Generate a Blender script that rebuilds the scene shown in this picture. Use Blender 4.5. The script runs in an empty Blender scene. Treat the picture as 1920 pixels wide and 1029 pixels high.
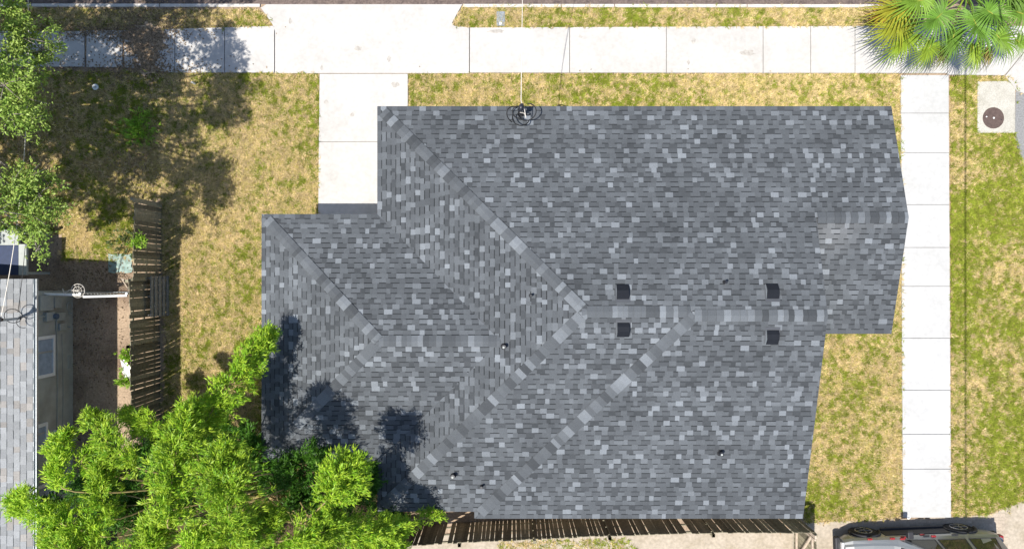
import bpy, math, random
import numpy as np
from mathutils import Vector, Matrix

# ------------------------------------------------------------------ camera, sky, sun, exposure
S = bpy.context.scene
COL = S.collection
CAMZ, F = 24.0, 1368.0            # height above ground, focal length in photo pixels (1920 wide)
cam = bpy.data.cameras.new('camera'); cam.lens = 36.0 * F / 1920; cam.sensor_width = 36.0
cam.clip_start = 0.1; cam.clip_end = 500
co = bpy.data.objects.new('camera', cam); co.location = (0, 0, CAMZ); COL.objects.link(co); S.camera = co
SUNV = Vector((-.38, -.22, 1.0)).normalized()
W = bpy.data.worlds.new('World'); S.world = W; W.use_nodes = True
nt = W.node_tree; bg = nt.nodes['Background']
sky = nt.nodes.new('ShaderNodeTexSky'); sky.sky_type = 'NISHITA'; sky.sun_disc = False
sky.sun_elevation = math.asin(SUNV.z); sky.sun_rotation = math.atan2(SUNV.x, SUNV.y)
nt.links.new(sky.outputs[0], bg.inputs[0]); bg.inputs[1].default_value = 0.11
sl = bpy.data.lights.new('sun', 'SUN'); sl.energy = 4.6; sl.angle = math.radians(.5); sl.color = (1, .955, .88)
so = bpy.data.objects.new('sun', sl); so.rotation_euler = (-SUNV).to_track_quat('-Z', 'Y').to_euler()
so.location = (-20, -12, 40); COL.objects.link(so)
S.view_settings.view_transform = 'Standard'; S.view_settings.look = 'None'
S.view_settings.exposure = 0.55; S.view_settings.gamma = 1

RNG = random.Random(7); NR = np.random.default_rng(11)

def P(px, py, z=0.0):
    k = (CAMZ - z) / F
    return Vector(((px - 960) * k, (514.5 - py) * k, z))

# ------------------------------------------------------------------ materials
def mat(name, col, rough=.8, var=.12, scale=8, spec=.3, metal=0, bump=0, bscale=60, tint=None, tscale=1.2, attr=False, transl=0, var2=0, scale2=.45):
    m = bpy.data.materials.new(name); m.use_nodes = True
    n = m.node_tree.nodes; l = m.node_tree.links; b = n['Principled BSDF']
    b.inputs['Roughness'].default_value = rough; b.inputs['Metallic'].default_value = metal
    b.inputs['Specular IOR Level'].default_value = spec
    if attr:
        a = n.new('ShaderNodeAttribute'); a.attribute_name = 'col'; src = a.outputs['Color']
    else:
        r = n.new('ShaderNodeRGB'); r.outputs[0].default_value = (*col, 1); src = r.outputs[0]
    tc = n.new('ShaderNodeTexCoord')
    if tint:
        nz = n.new('ShaderNodeTexNoise'); nz.inputs['Scale'].default_value = tscale; nz.inputs['Detail'].default_value = 5
        nz.inputs['Roughness'].default_value = .65
        rp = n.new('ShaderNodeValToRGB'); rp.color_ramp.elements[0].position = .45; rp.color_ramp.elements[1].position = .66
        mx = n.new('ShaderNodeMix'); mx.data_type = 'RGBA'
        l.new(tc.outputs['Object'], nz.inputs['Vector']); l.new(nz.outputs['Fac'], rp.inputs[0]); l.new(rp.outputs[0], mx.inputs[0])
        l.new(src, mx.inputs[6]); mx.inputs[7].default_value = (*tint, 1); src = mx.outputs[2]
    if var:
        nz = n.new('ShaderNodeTexNoise'); nz.inputs['Scale'].default_value = scale; nz.inputs['Detail'].default_value = 6
        mr = n.new('ShaderNodeMapRange'); mr.inputs[1].default_value = .3; mr.inputs[2].default_value = .7
        mr.inputs[3].default_value = 1 - var; mr.inputs[4].default_value = 1 + var
        mx = n.new('ShaderNodeVectorMath'); mx.operation = 'SCALE'
        l.new(tc.outputs['Object'], nz.inputs['Vector']); l.new(nz.outputs['Fac'], mr.inputs[0])
        l.new(src, mx.inputs[0]); l.new(mr.outputs[0], mx.inputs['Scale']); src = mx.outputs[0]
    if var2:
        nz = n.new('ShaderNodeTexNoise'); nz.inputs['Scale'].default_value = scale2; nz.inputs['Detail'].default_value = 4
        mr = n.new('ShaderNodeMapRange'); mr.inputs[1].default_value = .3; mr.inputs[2].default_value = .7
        mr.inputs[3].default_value = 1 - var2; mr.inputs[4].default_value = 1 + var2
        mx = n.new('ShaderNodeVectorMath'); mx.operation = 'SCALE'
        l.new(tc.outputs['Object'], nz.inputs['Vector']); l.new(nz.outputs['Fac'], mr.inputs[0])
        l.new(src, mx.inputs[0]); l.new(mr.outputs[0], mx.inputs['Scale']); src = mx.outputs[0]
    l.new(src, b.inputs['Base Color'])
    if bump:
        nz = n.new('ShaderNodeTexNoise'); nz.inputs['Scale'].default_value = bscale; nz.inputs['Detail'].default_value = 4
        bp = n.new('ShaderNodeBump'); bp.inputs['Strength'].default_value = bump; bp.inputs['Distance'].default_value = .02
        l.new(tc.outputs['Object'], nz.inputs['Vector']); l.new(nz.outputs['Fac'], bp.inputs['Height']); l.new(bp.outputs[0], b.inputs['Normal'])
    if transl:
        t = n.new('ShaderNodeBsdfTranslucent'); l.new(src, t.inputs[0])
        ms = n.new('ShaderNodeMixShader'); ms.inputs[0].default_value = transl
        l.new(b.outputs[0], ms.inputs[1]); l.new(t.outputs[0], ms.inputs[2]); l.new(ms.outputs[0], n['Material Output'].inputs[0])
    return m

M = dict(
    shingle=mat('asphalt_shingle', (0, 0, 0), .92, .18, 55, .15, attr=True, bump=.25, bscale=160, var2=.13, scale2=.6),
    palesh=mat('pale_shingle', (0, 0, 0), .92, .12, 30, .15, attr=True, bump=.2, bscale=120),
    fascia=mat('grey_fascia', (.07, .075, .085), .5, .05),
    stucco=mat('pale_stucco', (.42, .41, .38), .9, .08, 20, bump=.2),
    nwall=mat('grey_green_stucco', (.40, .41, .375), .9, .12, 3, bump=.2, tint=(.34, .335, .29), tscale=.8),
    conc=mat('concrete', (.475, .458, .437), .9, .07, 9, .2, bump=.15, bscale=90, tint=(.425, .408, .385), tscale=.7),
    concb=mat('pale_concrete', (.455, .455, .452), .9, .06, 9, .2, bump=.15, bscale=90, tint=(.42, .418, .41), tscale=.6),
    kerb=mat('kerb_concrete', (.52, .49, .45), .9, .12, 6),
    stain_or_sheen=mat('concrete_stain', (.375, .352, .322), .9, .2, 12, .2),
    pad=mat('aggregate_concrete', (.44, .42, .37), .95, .22, 45, bump=.3, tint=(.36, .34, .29), tscale=2),
    road=mat('road_surface', (.15, .115, .10), .95, .3, 14, bump=.3, tint=(.09, .07, .065), tscale=3),
    asph=mat('grey_asphalt', (.22, .22, .22), .95, .25, 25, bump=.3),
    alley=mat('pale_brick_paving', (.40, .345, .275), .95, .16, 10, bump=.3, tint=(.33, .28, .21), tscale=1.5),
    dirt=mat('bare_soil', (.36, .27, .19), 1, .25, 18, .1, bump=.5, bscale=35, tint=(.20, .145, .105), tscale=.9),
    mulch=mat('leaf_mulch', (.085, .06, .035), 1, .35, 22, .1, bump=.6, bscale=30),
    thatch=mat('lawn_thatch', (.30, .22, .095), 1, .4, 14, .1, bump=.5, bscale=40, tint=(.20, .17, .045), tscale=.7),
    filler=mat('joint_filler', (.22, .21, .19), 1, .2),
    leaf=mat('leaf', (0, 0, 0), .5, 0, spec=.3, attr=True, transl=.24),
    blade=mat('grass_blade', (0, 0, 0), .7, 0, spec=.2, attr=True, transl=.2),
    frond=mat('palm_frond', (0, 0, 0), .55, 0, spec=.2, attr=True, transl=.14),
    cane=mat('bamboo_cane', (.30, .24, .10), .6, .2, 10),
    bark=mat('grey_bark', (.24, .21, .18), .95, .25, 12, bump=.5),
    wood=mat('weathered_wood', (0, 0, 0), .95, .3, 14, attr=True, bump=.4, bscale=30),
    pale=mat('pale_timber', (.46, .38, .30), .9, .2, 10),
    black=mat('black_metal', (.018, .02, .026), .35, .1, spec=.5),
    vent=mat('dark_vent_metal', (.011, .013, .018), .8, .1, spec=.2),
    rubber=mat('black_rubber', (.02, .02, .022), .8, .1),
    wire=mat('black_cable', (.02, .02, .02), .6, 0),
    white=mat('white_paint', (.80, .80, .78), .5, .05),
    alu=mat('bare_cable', (.62, .58, .52), .45, .05, metal=.2),
    steel=mat('galvanised_steel', (.42, .45, .47), .45, .15, 20, metal=.5),
    box=mat('grey_meter_box', (.36, .38, .36), .6, .08),
    rust=mat('rusted_iron', (.095, .066, .058), .8, .22, 14, bump=.3),
    navy=mat('navy_panel', (.02, .035, .085), .6, .12),
    glass=mat('window_glass', (.10, .14, .20), .08, 0, spec=.7),
    blind=mat('window_with_blind', (.34, .41, .50), .15, .15, 6, spec=.6),
    cartint=mat('tinted_car_glass', (.035, .035, .022), .06, 0, spec=.7),
    silver=mat('grey_car_paint', (.29, .30, .295), .28, .03, 30, spec=.6, metal=.45),
    rim=mat('alloy_rim', (.45, .45, .46), .3, 0, metal=.8),
    red=mat('red_plastic', (.26, .02, .025), .4, 0),
    plastic=mat('black_car_plastic', (.03, .03, .035), .6, .05),
    lamp=mat('headlamp_lens', (.55, .56, .58), .1, 0, spec=.8),
    cyan=mat('pale_plastic_sheet', (.24, .33, .30), .5, .2, 6),
    cover=mat('grey_box_lid', (.22, .25, .28), .8, .3, 20),
)

# ------------------------------------------------------------------ building helpers
ORG = {}
def tag(o, label=None, cat=None, group=None, kind=None):
    if label: o['label'] = label
    if cat: o['category'] = cat
    if group: o['group'] = group
    if kind: o['kind'] = kind
    return o
def thing(name, label, cat, loc=(0, 0, 0), group=None):
    o = bpy.data.objects.new(name, None); group = group or {'weed': 'weeds in the left yard', 'side_fence': 'side fence runs', 'service_mast': 'electrical service masts', 'cleanout_cap': 'caps set in the ground'}.get(name); o.empty_display_size = .2; o.location = loc; COL.objects.link(o)
    ORG[o] = Vector(loc)
    return tag(o, label, cat, group)
def link(name, me, m, parent=None):
    me.materials.append(m)
    o = bpy.data.objects.new(name, me); COL.objects.link(o)
    if parent is not None:
        o.parent = parent; org = ORG[parent]; ORG[o] = org
        if org.length > 0: me.transform(Matrix.Translation(-org))
    else: ORG[o] = Vector((0, 0, 0))
    return o
def set_col(me, cols):
    a = me.attributes.new('col', 'FLOAT_COLOR', 'FACE')
    c = np.ones((len(me.polygons), 4), np.float32); c[:, :3] = np.asarray(cols, np.float32)
    a.data.foreach_set('color', c.ravel())
def fast(name, V, cols, m, parent=None):
    """V: (n,k,3) separate k-gons, cols (n,3)"""
    V = np.asarray(V, np.float32); n, k, _ = V.shape
    me = bpy.data.meshes.new(name)
    me.vertices.add(n * k); me.vertices.foreach_set('co', V.ravel())
    me.loops.add(n * k); me.loops.foreach_set('vertex_index', np.arange(n * k, dtype=np.int32))
    me.polygons.add(n); me.polygons.foreach_set('loop_start', np.arange(0, n * k, k, dtype=np.int32))
    me.polygons.foreach_set('loop_total', np.full(n, k, np.int32))
    me.update(calc_edges=True)
    if cols is not None: set_col(me, cols)
    return link(name, me, m, parent)

class MB:
    def __init__(s): s.v = []; s.f = []; s.c = []; s.cur = (.2, .2, .2)
    def add(s, vs, fs):
        b = len(s.v); s.v += [tuple(x) for x in vs]
        for f in fs: s.f.append([b + i for i in f]); s.c.append(s.cur)
    def quad(s, *p): s.add(p, [list(range(len(p)))])
    def box(s, lo, hi, mtx=None):
        (a, b, c), (d, e, f) = lo, hi
        vs = [Vector(q) for q in ((a, b, c), (d, b, c), (d, e, c), (a, e, c), (a, b, f), (d, b, f), (d, e, f), (a, e, f))]
        if mtx is not None: vs = [mtx @ q for q in vs]
        s.add(vs, [(0, 3, 2, 1), (4, 5, 6, 7), (0, 1, 5, 4), (1, 2, 6, 5), (2, 3, 7, 6), (3, 0, 4, 7)])
    def prism(s, poly, z0, z1):
        n = len(poly); ar = sum(poly[i][0] * poly[(i + 1) % n][1] - poly[(i + 1) % n][0] * poly[i][1] for i in range(n))
        if ar < 0: poly = poly[::-1]
        s.add([(p[0], p[1], z0) for p in poly] + [(p[0], p[1], z1) for p in poly],
              [list(range(n))[::-1], list(range(n, 2 * n))] + [(i, (i + 1) % n, n + (i + 1) % n, n + i) for i in range(n)])
    def bar(s, p, q, w, h, up=(0, 0, 1)):
        p, q = Vector(p), Vector(q); d = (q - p); L = d.length; d.normalize(); up = Vector(up)
        y = up.cross(d)
        if y.length < 1e-4: y = Vector((0, 1, 0)).cross(d)
        y.normalize(); z = d.cross(y)
        m = Matrix((( d.x, y.x, z.x, p.x), (d.y, y.y, z.y, p.y), (d.z, y.z, z.z, p.z), (0, 0, 0, 1)))
        s.box((0, -w / 2, -h / 2), (L, w / 2, h / 2), m)
    def tube(s, pts, r, n=6):
        pts = [Vector(p) for p in pts]; k = len(pts)
        rs = r if isinstance(r, (list, tuple)) else [r] * k
        base = len(s.v); vs = []
        ref = None
        for i in range(k):
            t = (pts[min(i + 1, k - 1)] - pts[max(i - 1, 0)]).normalized()
            if ref is None:
                ref = Vector((0, 0, 1)) if abs(t.z) < .9 else Vector((1, 0, 0))
            a = t.cross(ref).normalized(); b = t.cross(a).normalized(); ref = b.cross(t).normalized() * 1 if False else ref
            for j in range(n):
                th = 2 * math.pi * j / n
                vs.append(pts[i] + (a * math.cos(th) + b * math.sin(th)) * rs[i])
        fs = []
        for i in range(k - 1):
            for j in range(n):
                fs.append((i * n + j, i * n + (j + 1) % n, (i + 1) * n + (j + 1) % n, (i + 1) * n + j))
        fs.append(list(range(n))[::-1]); fs.append([(k - 1) * n + j for j in range(n)])
        s.add(vs, fs)
    def cyl(s, c, r, h, n=20, r2=None):
        c = Vector(c); s.tube([c, c + Vector((0, 0, h))], [r, r if r2 is None else r2], n)
    def build(s, name, m, parent=None, smooth=False, bevel=0):
        me = bpy.data.meshes.new(name); me.from_pydata(s.v, [], s.f); me.update()
        set_col(me, s.c)
        if smooth: me.polygons.foreach_set('use_smooth', [True] * len(me.polygons))
        o = link(name, me, m, parent)
        if bevel:
            bm = o.modifiers.new('bevel', 'BEVEL'); bm.width = bevel; bm.segments = 2; bm.limit_method = 'ANGLE'
        return o

def copy_thing(root, loc=None, rotz=None):
    r = root.copy(); COL.objects.link(r)
    for ch in root.children:
        c = ch.copy(); COL.objects.link(c); c.parent = r
        for g in ch.children:
            d = g.copy(); COL.objects.link(d); d.parent = c
    if loc is not None: r.location = loc
    if rotz is not None: r.rotation_euler.z = rotz
    return r

def vnoise(x, y, sc, seed=0):
    """smooth value noise 0..1"""
    r = np.random.default_rng(seed); g = r.random((64, 64))
    x = np.asarray(x) * sc + 300; y = np.asarray(y) * sc + 300
    xi = np.floor(x).astype(int); yi = np.floor(y).astype(int); fx = x - xi; fy = y - yi
    fx = fx * fx * (3 - 2 * fx); fy = fy * fy * (3 - 2 * fy)
    G = lambda a, b: g[a % 64, b % 64]
    return (G(xi, yi) * (1 - fx) + G(xi + 1, yi) * fx) * (1 - fy) + (G(xi, yi + 1) * (1 - fx) + G(xi + 1, yi + 1) * fx) * fy
def inpoly(x, y, poly):
    ins = np.zeros(len(x), bool); n = len(poly); j = n - 1
    for i in range(n):
        xi, yi = poly[i]; xj, yj = poly[j]
        c = ((yi > y) != (yj > y)) & (x < (xj - xi) * (y - yi) / (yj - yi + 1e-12) + xi); ins ^= c; j = i
    return ins
def pxy(pts): return [tuple(P(a, b)[:2]) for a, b in pts]

# ------------------------------------------------------------------ setting: ground, road, paving
g = MB(); g.quad((-90, -90, 0), (90, -90, 0), (90, 90, 0), (-90, 90, 0))
tag(g.build('ground', M['dirt']), kind='structure')
lawns = {
    'front': pxy([(767, 139), (1688, 139), (1690, 265), (767, 265)]),
    'left': pxy([(300, 137), (599, 139), (598, 445), (560, 450), (560, 960), (300, 960), (312, 640), (302, 420)]),
    'neighbour': pxy([(-260, 127), (300, 137), (302, 372), (252, 375), (250, 490), (116, 488), (116, 440), (-260, 440)]),
    'right': pxy([(1560, 265), (1689, 265), (1692, 968), (1610, 974), (1512, 979), (1505, 960), (1430, 900), (1430, 640), (1560, 600)]),
    'verge': pxy([(1781, 143), (1880, 143), (1900, 152), (1900, 255), (1925, 320), (1925, 935), (1855, 962), (1784, 968)]),
    'strip_a': pxy([(-260, 16), (440, 18), (487, 20), (512, 48), (420, 52), (300, 58), (-260, 56)]),
    'strip_b': pxy([(870, 15), (1720, 12), (1720, 48), (1400, 50), (880, 53), (849, 48)]),
    'patch': pxy([(935, 1012), (1170, 1008), (1195, 1032), (930, 1032)]),
}
pad_px = [(1832, 153), (1886, 152), (1903, 160), (1903, 250), (1832, 250)]
pad_poly = pxy(pad_px)
for i, (k, poly) in enumerate(lawns.items()):
    if k in ('patch',): continue
    b = MB(); b.quad(*[(x, y, .004) for x, y in (poly if True else poly)])
    b.quad
    tag(b.build('lawn', M['thatch']), kind='structure')

def slabs(name, m, polys, z=.05, bevel=.006):
    b = MB()
    for p in polys: b.prism(pxy(p), -.05, z)
    j = MB()
    for p in polys:
        c = sum((Vector(q) for q in pxy(p)), Vector((0, 0))) / len(p)
        j.quad(*[(*(c + (Vector(q) - c) * (1 + .012 / max((Vector(q) - c).length, .1))), .009 + .0004 * (len(j.f) % 5)) for q in (pxy(p) if True else p)])
    tag(j.build('joint_filler', M['filler']), kind='structure')
    return tag(b.build(name, m, bevel=bevel), kind='structure')
def srow(xs, top, bot, gap=1.25):
    """slabs between successive joints; top/bot functions of x"""
    return [[(a + gap / 2, top(a)), (b - gap / 2, top(b)), (b - gap / 2, bot(b)), (a + gap / 2, bot(a))] for a, b in zip(xs[:-1], xs[1:])]
slabs('sidewalk', M['conc'],
      srow([-260, -170, -80, 10, 75, 160], lambda x: 60, lambda x: 126) + srow([163, 231], lambda x: 58, lambda x: 127) +
      srow([234, 329, 422, 515.5], lambda x: 58 - (x - 234) * .028, lambda x: 127 + min(1, (x - 234) / 90) * 10) +
      srow([880.7, 1068, 1249, 1430, 1519, 1602, 1688, 1775], lambda x: 53 - (x - 880) * .004, lambda x: 137 + (x - 880) * .001) +
      [[(1775.6, 50), (1925, 50), (1925, 90), (1882, 142), (1775.6, 141)], [(1925.5, 91), (1925.5, 178), (1906, 172), (1883.5, 143)]])
slabs('driveway', M['conc'], [[(500, 9.5), (867, 9.5), (848, 44), (852, 50), (879.7, 53), (879.7, 138.2), (516.5, 138.2), (516.5, 60), (512, 47), (490, 16)],
                              [(600, 139.6), (765, 139.6), (765, 265.4), (598.5, 266.2)], [(598.5, 267.2), (765, 266.4), (765, 446), (597, 446)]])
wy = [141.5, 213, 287, 384, 464, 536.5, 633.5, 730.5, 813, 878, 969]
wl = lambda y: 1688 + (y - 140) * .0045; wr_ = lambda y: 1777 + (y - 140) * .0055
slabs('walkway', M['concb'], [[(wl(a), a + .42), (wr_(a), a + .42), (wr_(b), b - .42), (wl(b), b - .42)] for a, b in zip(wy[:-1], wy[1:])], z=.052)
b = MB()
for a, c in [(-260, 60), (61, 300), (301, 489), (868, 1052), (1053, 1152), (1153, 1400), (1401, 1760)]:
    yl = lambda x: 8 + (x + 200) * .0008
    b.prism(pxy([(a, yl(a)), (c - .6, yl(c)), (c - .6, yl(c) + 6), (a, yl(a) + 6)]), -.1, .06)
tag(b.build('kerb', M['kerb'], bevel=.015), kind='structure')
b = MB(); b.quad(*[(x, y, .004) for x, y in pxy([(-1500, 8.6), (3000, 8.6), (3000, -500), (-1500, -500)])][::-1])
tag(b.build('road', M['road']), kind='structure')
b = MB(); b.quad(*[(x, y, .006) for x, y in pxy([(1904, 173), (1935, 160), (2400, 160), (2400, 420), (1930, 420), (1915, 320), (1903, 255)])][::-1])
tag(b.build('side_road', M['asph']), kind='structure')
# brick alley along the bottom
bm_ = bpy.data.materials['pale_brick_paving']; n = bm_.node_tree.nodes; l = bm_.node_tree.links
b = MB(); rr = random.Random(3)
xx0, yy0 = P(1500, 970)[:2]
alley_poly = pxy([(760, 1030), (760, 1004), (1490, 990), (1512, 980), (1612, 975), (1784, 970), (1856, 964), (1926, 937), (2300, 937), (2300, 1250), (760, 1250)])
b.quad(*[(x, y, .006) for x, y in alley_poly][::-1])
tag(b.build('alley', M['alley']), kind='structure')
# paver courses on the alley (right end): thin real bricks in one sheet
b = MB()
for i in range(46):
    for j in range(34):
        x = P(1862, 0)[0] - 5.2 + i * .215 + (j % 2) * .1075; y = P(0, 962)[1] - j * .112
        q = [(x, y), (x + .205, y), (x + .205, y - .102), (x, y - .102)]
        cx = np.array([x + .1]); cy = np.array([y - .05])
        if not inpoly(cx, cy, alley_poly)[0] or x < 9.4 or x > 16.2: continue
        if vnoise(cx, cy, .9, 4)[0] < .33: continue
        k = rr.uniform(.88, 1.1); b.cur = (.40 * k, .335 * k, .265 * k)
        b.quad(*[(p[0], p[1], .012) for p in q][::-1])
m_brick = mat('pale_brick', (0, 0, 0), .95, .15, 20, attr=True)
tag(b.build('brick_paving', m_brick), kind='structure')

b = MB(); b.quad(*[(x, y, .0055) for x, y in pxy([(312, 800), (430, 770), (520, 735), (600, 790), (770, 800), (770, 985), (690, 996), (600, 1100), (100, 1100), (170, 900)])][::-1])
tag(b.build('mulch', M['mulch']), kind='structure')
b = MB(); rr = random.Random(44)
for cx, cy, rx, ry in ((612, 192, 5, 4), (661, 216, 5, 4), (742, 160, 9, 5), (604, 128, 3, 5), (672, 92, 8, 5), (1300, 78, 4, 6), (1290, 118, 3, 5), (1088, 70, 4, 3), (545, 40, 3, 6), (730, 112, 4, 6), (1400, 100, 16, 6), (930, 60, 18, 4)):
    pts = [(cx + rx * math.cos(a) * rr.uniform(.6, 1.2), cy + ry * math.sin(a) * rr.uniform(.6, 1.2)) for a in [i * .3927 for i in range(16)]]
    b.quad(*[(x, y, .0545) for x, y in pxy(pts)][::-1])
tag(b.build('concrete_stain', M['stain_or_sheen']), kind='structure')
# manhole pad and lid
t = thing('manhole', 'rust brown round manhole lid set in a pale concrete pad on the right verge', 'manhole', P(1866, 205))
b = MB(); b.prism(pad_poly, -.05, .035); b.build('concrete_pad', M['pad'], t, bevel=.03)
b = MB(); c = P(1861, 222); b.cyl((c.x, c.y, .034), .35, .016, 40); lid = b.build('lid', M['rust'], t, bevel=.006)
for dx, dy, r in ((-.23, .04, .022), (.01, .0, .03)):
    b = MB(); b.cyl((c.x + dx, c.y + dy, .05), r, .004, 10); b.build('lift_hole_plug', M['white'], lid)
b = MB(); b.cyl((c.x + .25, c.y - .06, .05), .02, .004, 10); b.build('lift_hole', M['black'], lid)

# small ground fittings
t = thing('meter_box', 'grey rectangular meter box lid set in the verge beside the driveway apron', 'meter box', P(939, 36))
b = MB(); c = P(939, 36); b.box((c.x - .14, c.y - .24, -.02), (c.x + .14, c.y + .24, .045)); o = b.build('lid', M['cover'], t, bevel=.02)
b = MB(); b.box((c.x - .05, c.y - .2, .045), (c.x + .03, c.y - .12, .055)); b.build('reader_cap', M['white'], o)
def cleanout(px, py, r, label, grp=None):
    t = thing('cleanout_cap', label, 'pipe cap', P(px, py)); c = P(px, py)
    b = MB(); b.cyl((c.x, c.y, 0), r, .055, 20); o = b.build('cap', M['white'], t, bevel=.01)
    b = MB(); b.box((c.x - r * .4, c.y - .018, .055), (c.x + r * .4, c.y + .018, .075)); b.build('square_nut', M['steel'], o)
cleanout(180, 164, .10, 'round white cleanout cap in the shaded left lawn below the sidewalk')
cleanout(1702, 968, .07, 'small pale round cap at the bottom corner of the side walkway')
t = thing('marker_stake', 'short white stake standing in the left lawn just below the shaded sidewalk', 'stake', P(366, 158))
c = P(366, 158); b = MB(); b.box((c.x - .03, c.y - .02, 0), (c.x + .03, c.y + .02, .22)); b.build('post', M['white'], t)
b = MB(); b.box((c.x - .034, c.y - .024, .22), (c.x + .034, c.y + .024, .25)); b.build('cap', M['alu'], t)

# ------------------------------------------------------------------ shingled slopes
HE, SL = 2.6, .28
Q = math.sqrt(1 + SL * SL)
def clip(poly, conv):
    """Sutherland-Hodgman, conv is CCW"""
    out = poly
    for i in range(len(conv)):
        a = conv[i]; c = conv[(i + 1) % len(conv)]; inp = out; out = []
        if not inp: return out
        side = lambda p: (c[0] - a[0]) * (p[1] - a[1]) - (c[1] - a[1]) * (p[0] - a[0])
        for k in range(len(inp)):
            p, q = inp[k - 1], inp[k]; sp, sq = side(p), side(q)
            if (sp >= 0) != (sq >= 0):
                t = sp / (sp - sq); out.append((p[0] + (q[0] - p[0]) * t, p[1] + (q[1] - p[1]) * t))
            if sq >= 0: out.append(q)
    return out
def ccw(poly):
    a = sum(poly[i][0] * poly[(i + 1) % len(poly)][1] - poly[(i + 1) % len(poly)][0] * poly[i][1] for i in range(len(poly)))
    return poly if a > 0 else poly[::-1]
TINT = Vector((.92, 1.005, 1.10))
def shade_main(r, kind):
    u = r.random()
    if kind == 'gap':
        k = .084 * r.uniform(.84, 1.16) if u < .80 else .118 * r.uniform(.9, 1.15)
    else:
        if u < .58: k = .098 * r.uniform(.86, 1.14)
        elif u < .72: k = .062 * r.uniform(.85, 1.1)
        elif u < .84: k = .128 * r.uniform(.9, 1.1)
        else: k = .18 * r.uniform(.85, 1.15)
    return tuple(TINT * k)
def shade_pale(r, kind):
    u = r.random(); k = r.uniform(.23, .33)
    if u < .25: return (k * 1.0, k * .95, k * .90)
    return (k * .97, k * 1.0, k * 1.03)
def slope(mb, O, d, polys, seed, he=HE, sl=SL, expo=.150, shade=shade_main, tw=(.11, .25), gw=(.12, .29), band=.032, bandk=.032, deck=None, stain_or_sheen=None):
    r = random.Random(seed); q = math.sqrt(1 + sl * sl)
    d2 = d; u2 = (d[1], -d[0])               # u x v points up
    if u2[0] * d2[1] - u2[1] * d2[0] < 0: u2 = (-u2[0], -u2[1])
    def uv(p): return ((p[0] - O[0]) * u2[0] + (p[1] - O[1]) * u2[1], ((p[0] - O[0]) * d2[0] + (p[1] - O[1]) * d2[1]) * q)
    N = Vector((-d2[0] * sl, -d2[1] * sl, 1)) / q
    def xyz(u, v, h):
        w = v / q
        return Vector((O[0] + u2[0] * u + d2[0] * w, O[1] + u2[1] * u + d2[1] * w, he + sl * w)) + N * h
    pc = [ccw([uv(p) for p in poly]) for poly in polys]
    bb = [(min(p[0] for p in c), max(p[0] for p in c), min(p[1] for p in c), max(p[1] for p in c)) for c in pc]
    u0 = min(b[0] for b in bb); u1 = max(b[1] for b in bb); v0 = min(b[2] for b in bb); v1 = max(b[3] for b in bb)
    if deck is not None:
        for c in pc: deck.add([xyz(a, b_, 0) for a, b_ in c], [list(range(len(c)))])
    k0 = math.floor(v0 / expo)
    for k in range(k0, math.ceil(v1 / expo)):
        va, vb = k * expo, (k + 1) * expo; u = u0 - r.uniform(0, .3); tooth = r.random() < .5
        while u < u1:
            w = r.uniform(*(tw if tooth else gw)); cs = shade(r, 'tooth' if tooth else 'gap'); skew = 0
            hl = .017 if tooth else .010
            if stain_or_sheen is not None:
                wp = xyz(u + w / 2, va, 0); g_ = stain_or_sheen(wp.x, wp.y); cs = tuple(q_ * (1 - .3 * min(g_, 1)) + .11 * g_ for q_ in cs)  # lightens tab colours where a sheen is painted on the slope
            strips = [(va, vb, cs)] if tooth or band <= 0 else [(va, vb - band, cs), (vb - band, vb, tuple(TINT * bandk * r.uniform(.8, 1.25)))]
            for (sa, sb, cc) in strips:
                cell = [(u, sa), (u + w, sa), (u + w, sb), (u, sb)]
                for ci, c in enumerate(pc):
                    B = bb[ci]
                    if u > B[1] or u + w < B[0] or sa > B[3] or sb < B[2]: continue
                    cl = clip(cell, c)
                    if len(cl) < 3: continue
                    mb.cur = cc
                    hh = lambda v: hl + (.004 - hl) * (v - va) / (vb - va)
                    mb.quad(*[xyz(a, v, hh(v)) for a, v in cl])
                    lowp = [p for p in cl if abs(p[1] - sa) < 1e-6]
                    if sa == va and len(lowp) == 2:
                        p, q_ = sorted(lowp)
                        mb.quad(xyz(p[0], va, 0), xyz(q_[0], va, 0), xyz(q_[0], va, hl), xyz(p[0], va, hl))
            u += w; tooth = not tooth
def caps(mb, a, b, hip, seed, half=.16, shade=None, sl=SL):
    """overlapping cap shingles folded over a hip or ridge running up from a to b"""
    r = random.Random(seed); a, b = Vector(a), Vector(b); L = (b - a).length; t = (b - a) / L
    h2 = Vector((t.x, t.y, 0)).normalized(); s2 = Vector((-h2.y, h2.x, 0)); drop = sl * half * (.7071 if hip else 1)
    s = .24 if hip else 0
    while s < L:
        w = min(r.choice((.13, .15, .17, .2, .24)), L - s); w = max(w, .05); u = r.random()
        k = .098 if u < .45 else (.066 if u < .62 else (.125 if u < .80 else .172))
        c = TINT * k * r.uniform(.88, 1.12); mb.cur = tuple(c)
        lo, hi = a + t * s, a + t * min(s + w + .02, L); zl, zh = .044, .024
        for sg in (1, -1):
            e = s2 * half * sg - Vector((0, 0, drop))
            p = [lo + Vector((0, 0, zl)), hi + Vector((0, 0, zh)), hi + e + Vector((0, 0, zh)), lo + e + Vector((0, 0, zl))]
            mb.quad(*(p if sg < 0 else p[::-1]))
            bt = [lo + Vector((0, 0, zl)), lo + e + Vector((0, 0, zl)), lo + e + Vector((0, 0, .012)), lo + Vector((0, 0, .012))]
            mb.quad(*bt)
            sd = [lo + e + Vector((0, 0, zl)), hi + e + Vector((0, 0, zh)), hi + e, lo + e]; mb.quad(*sd)
        s += w

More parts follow.
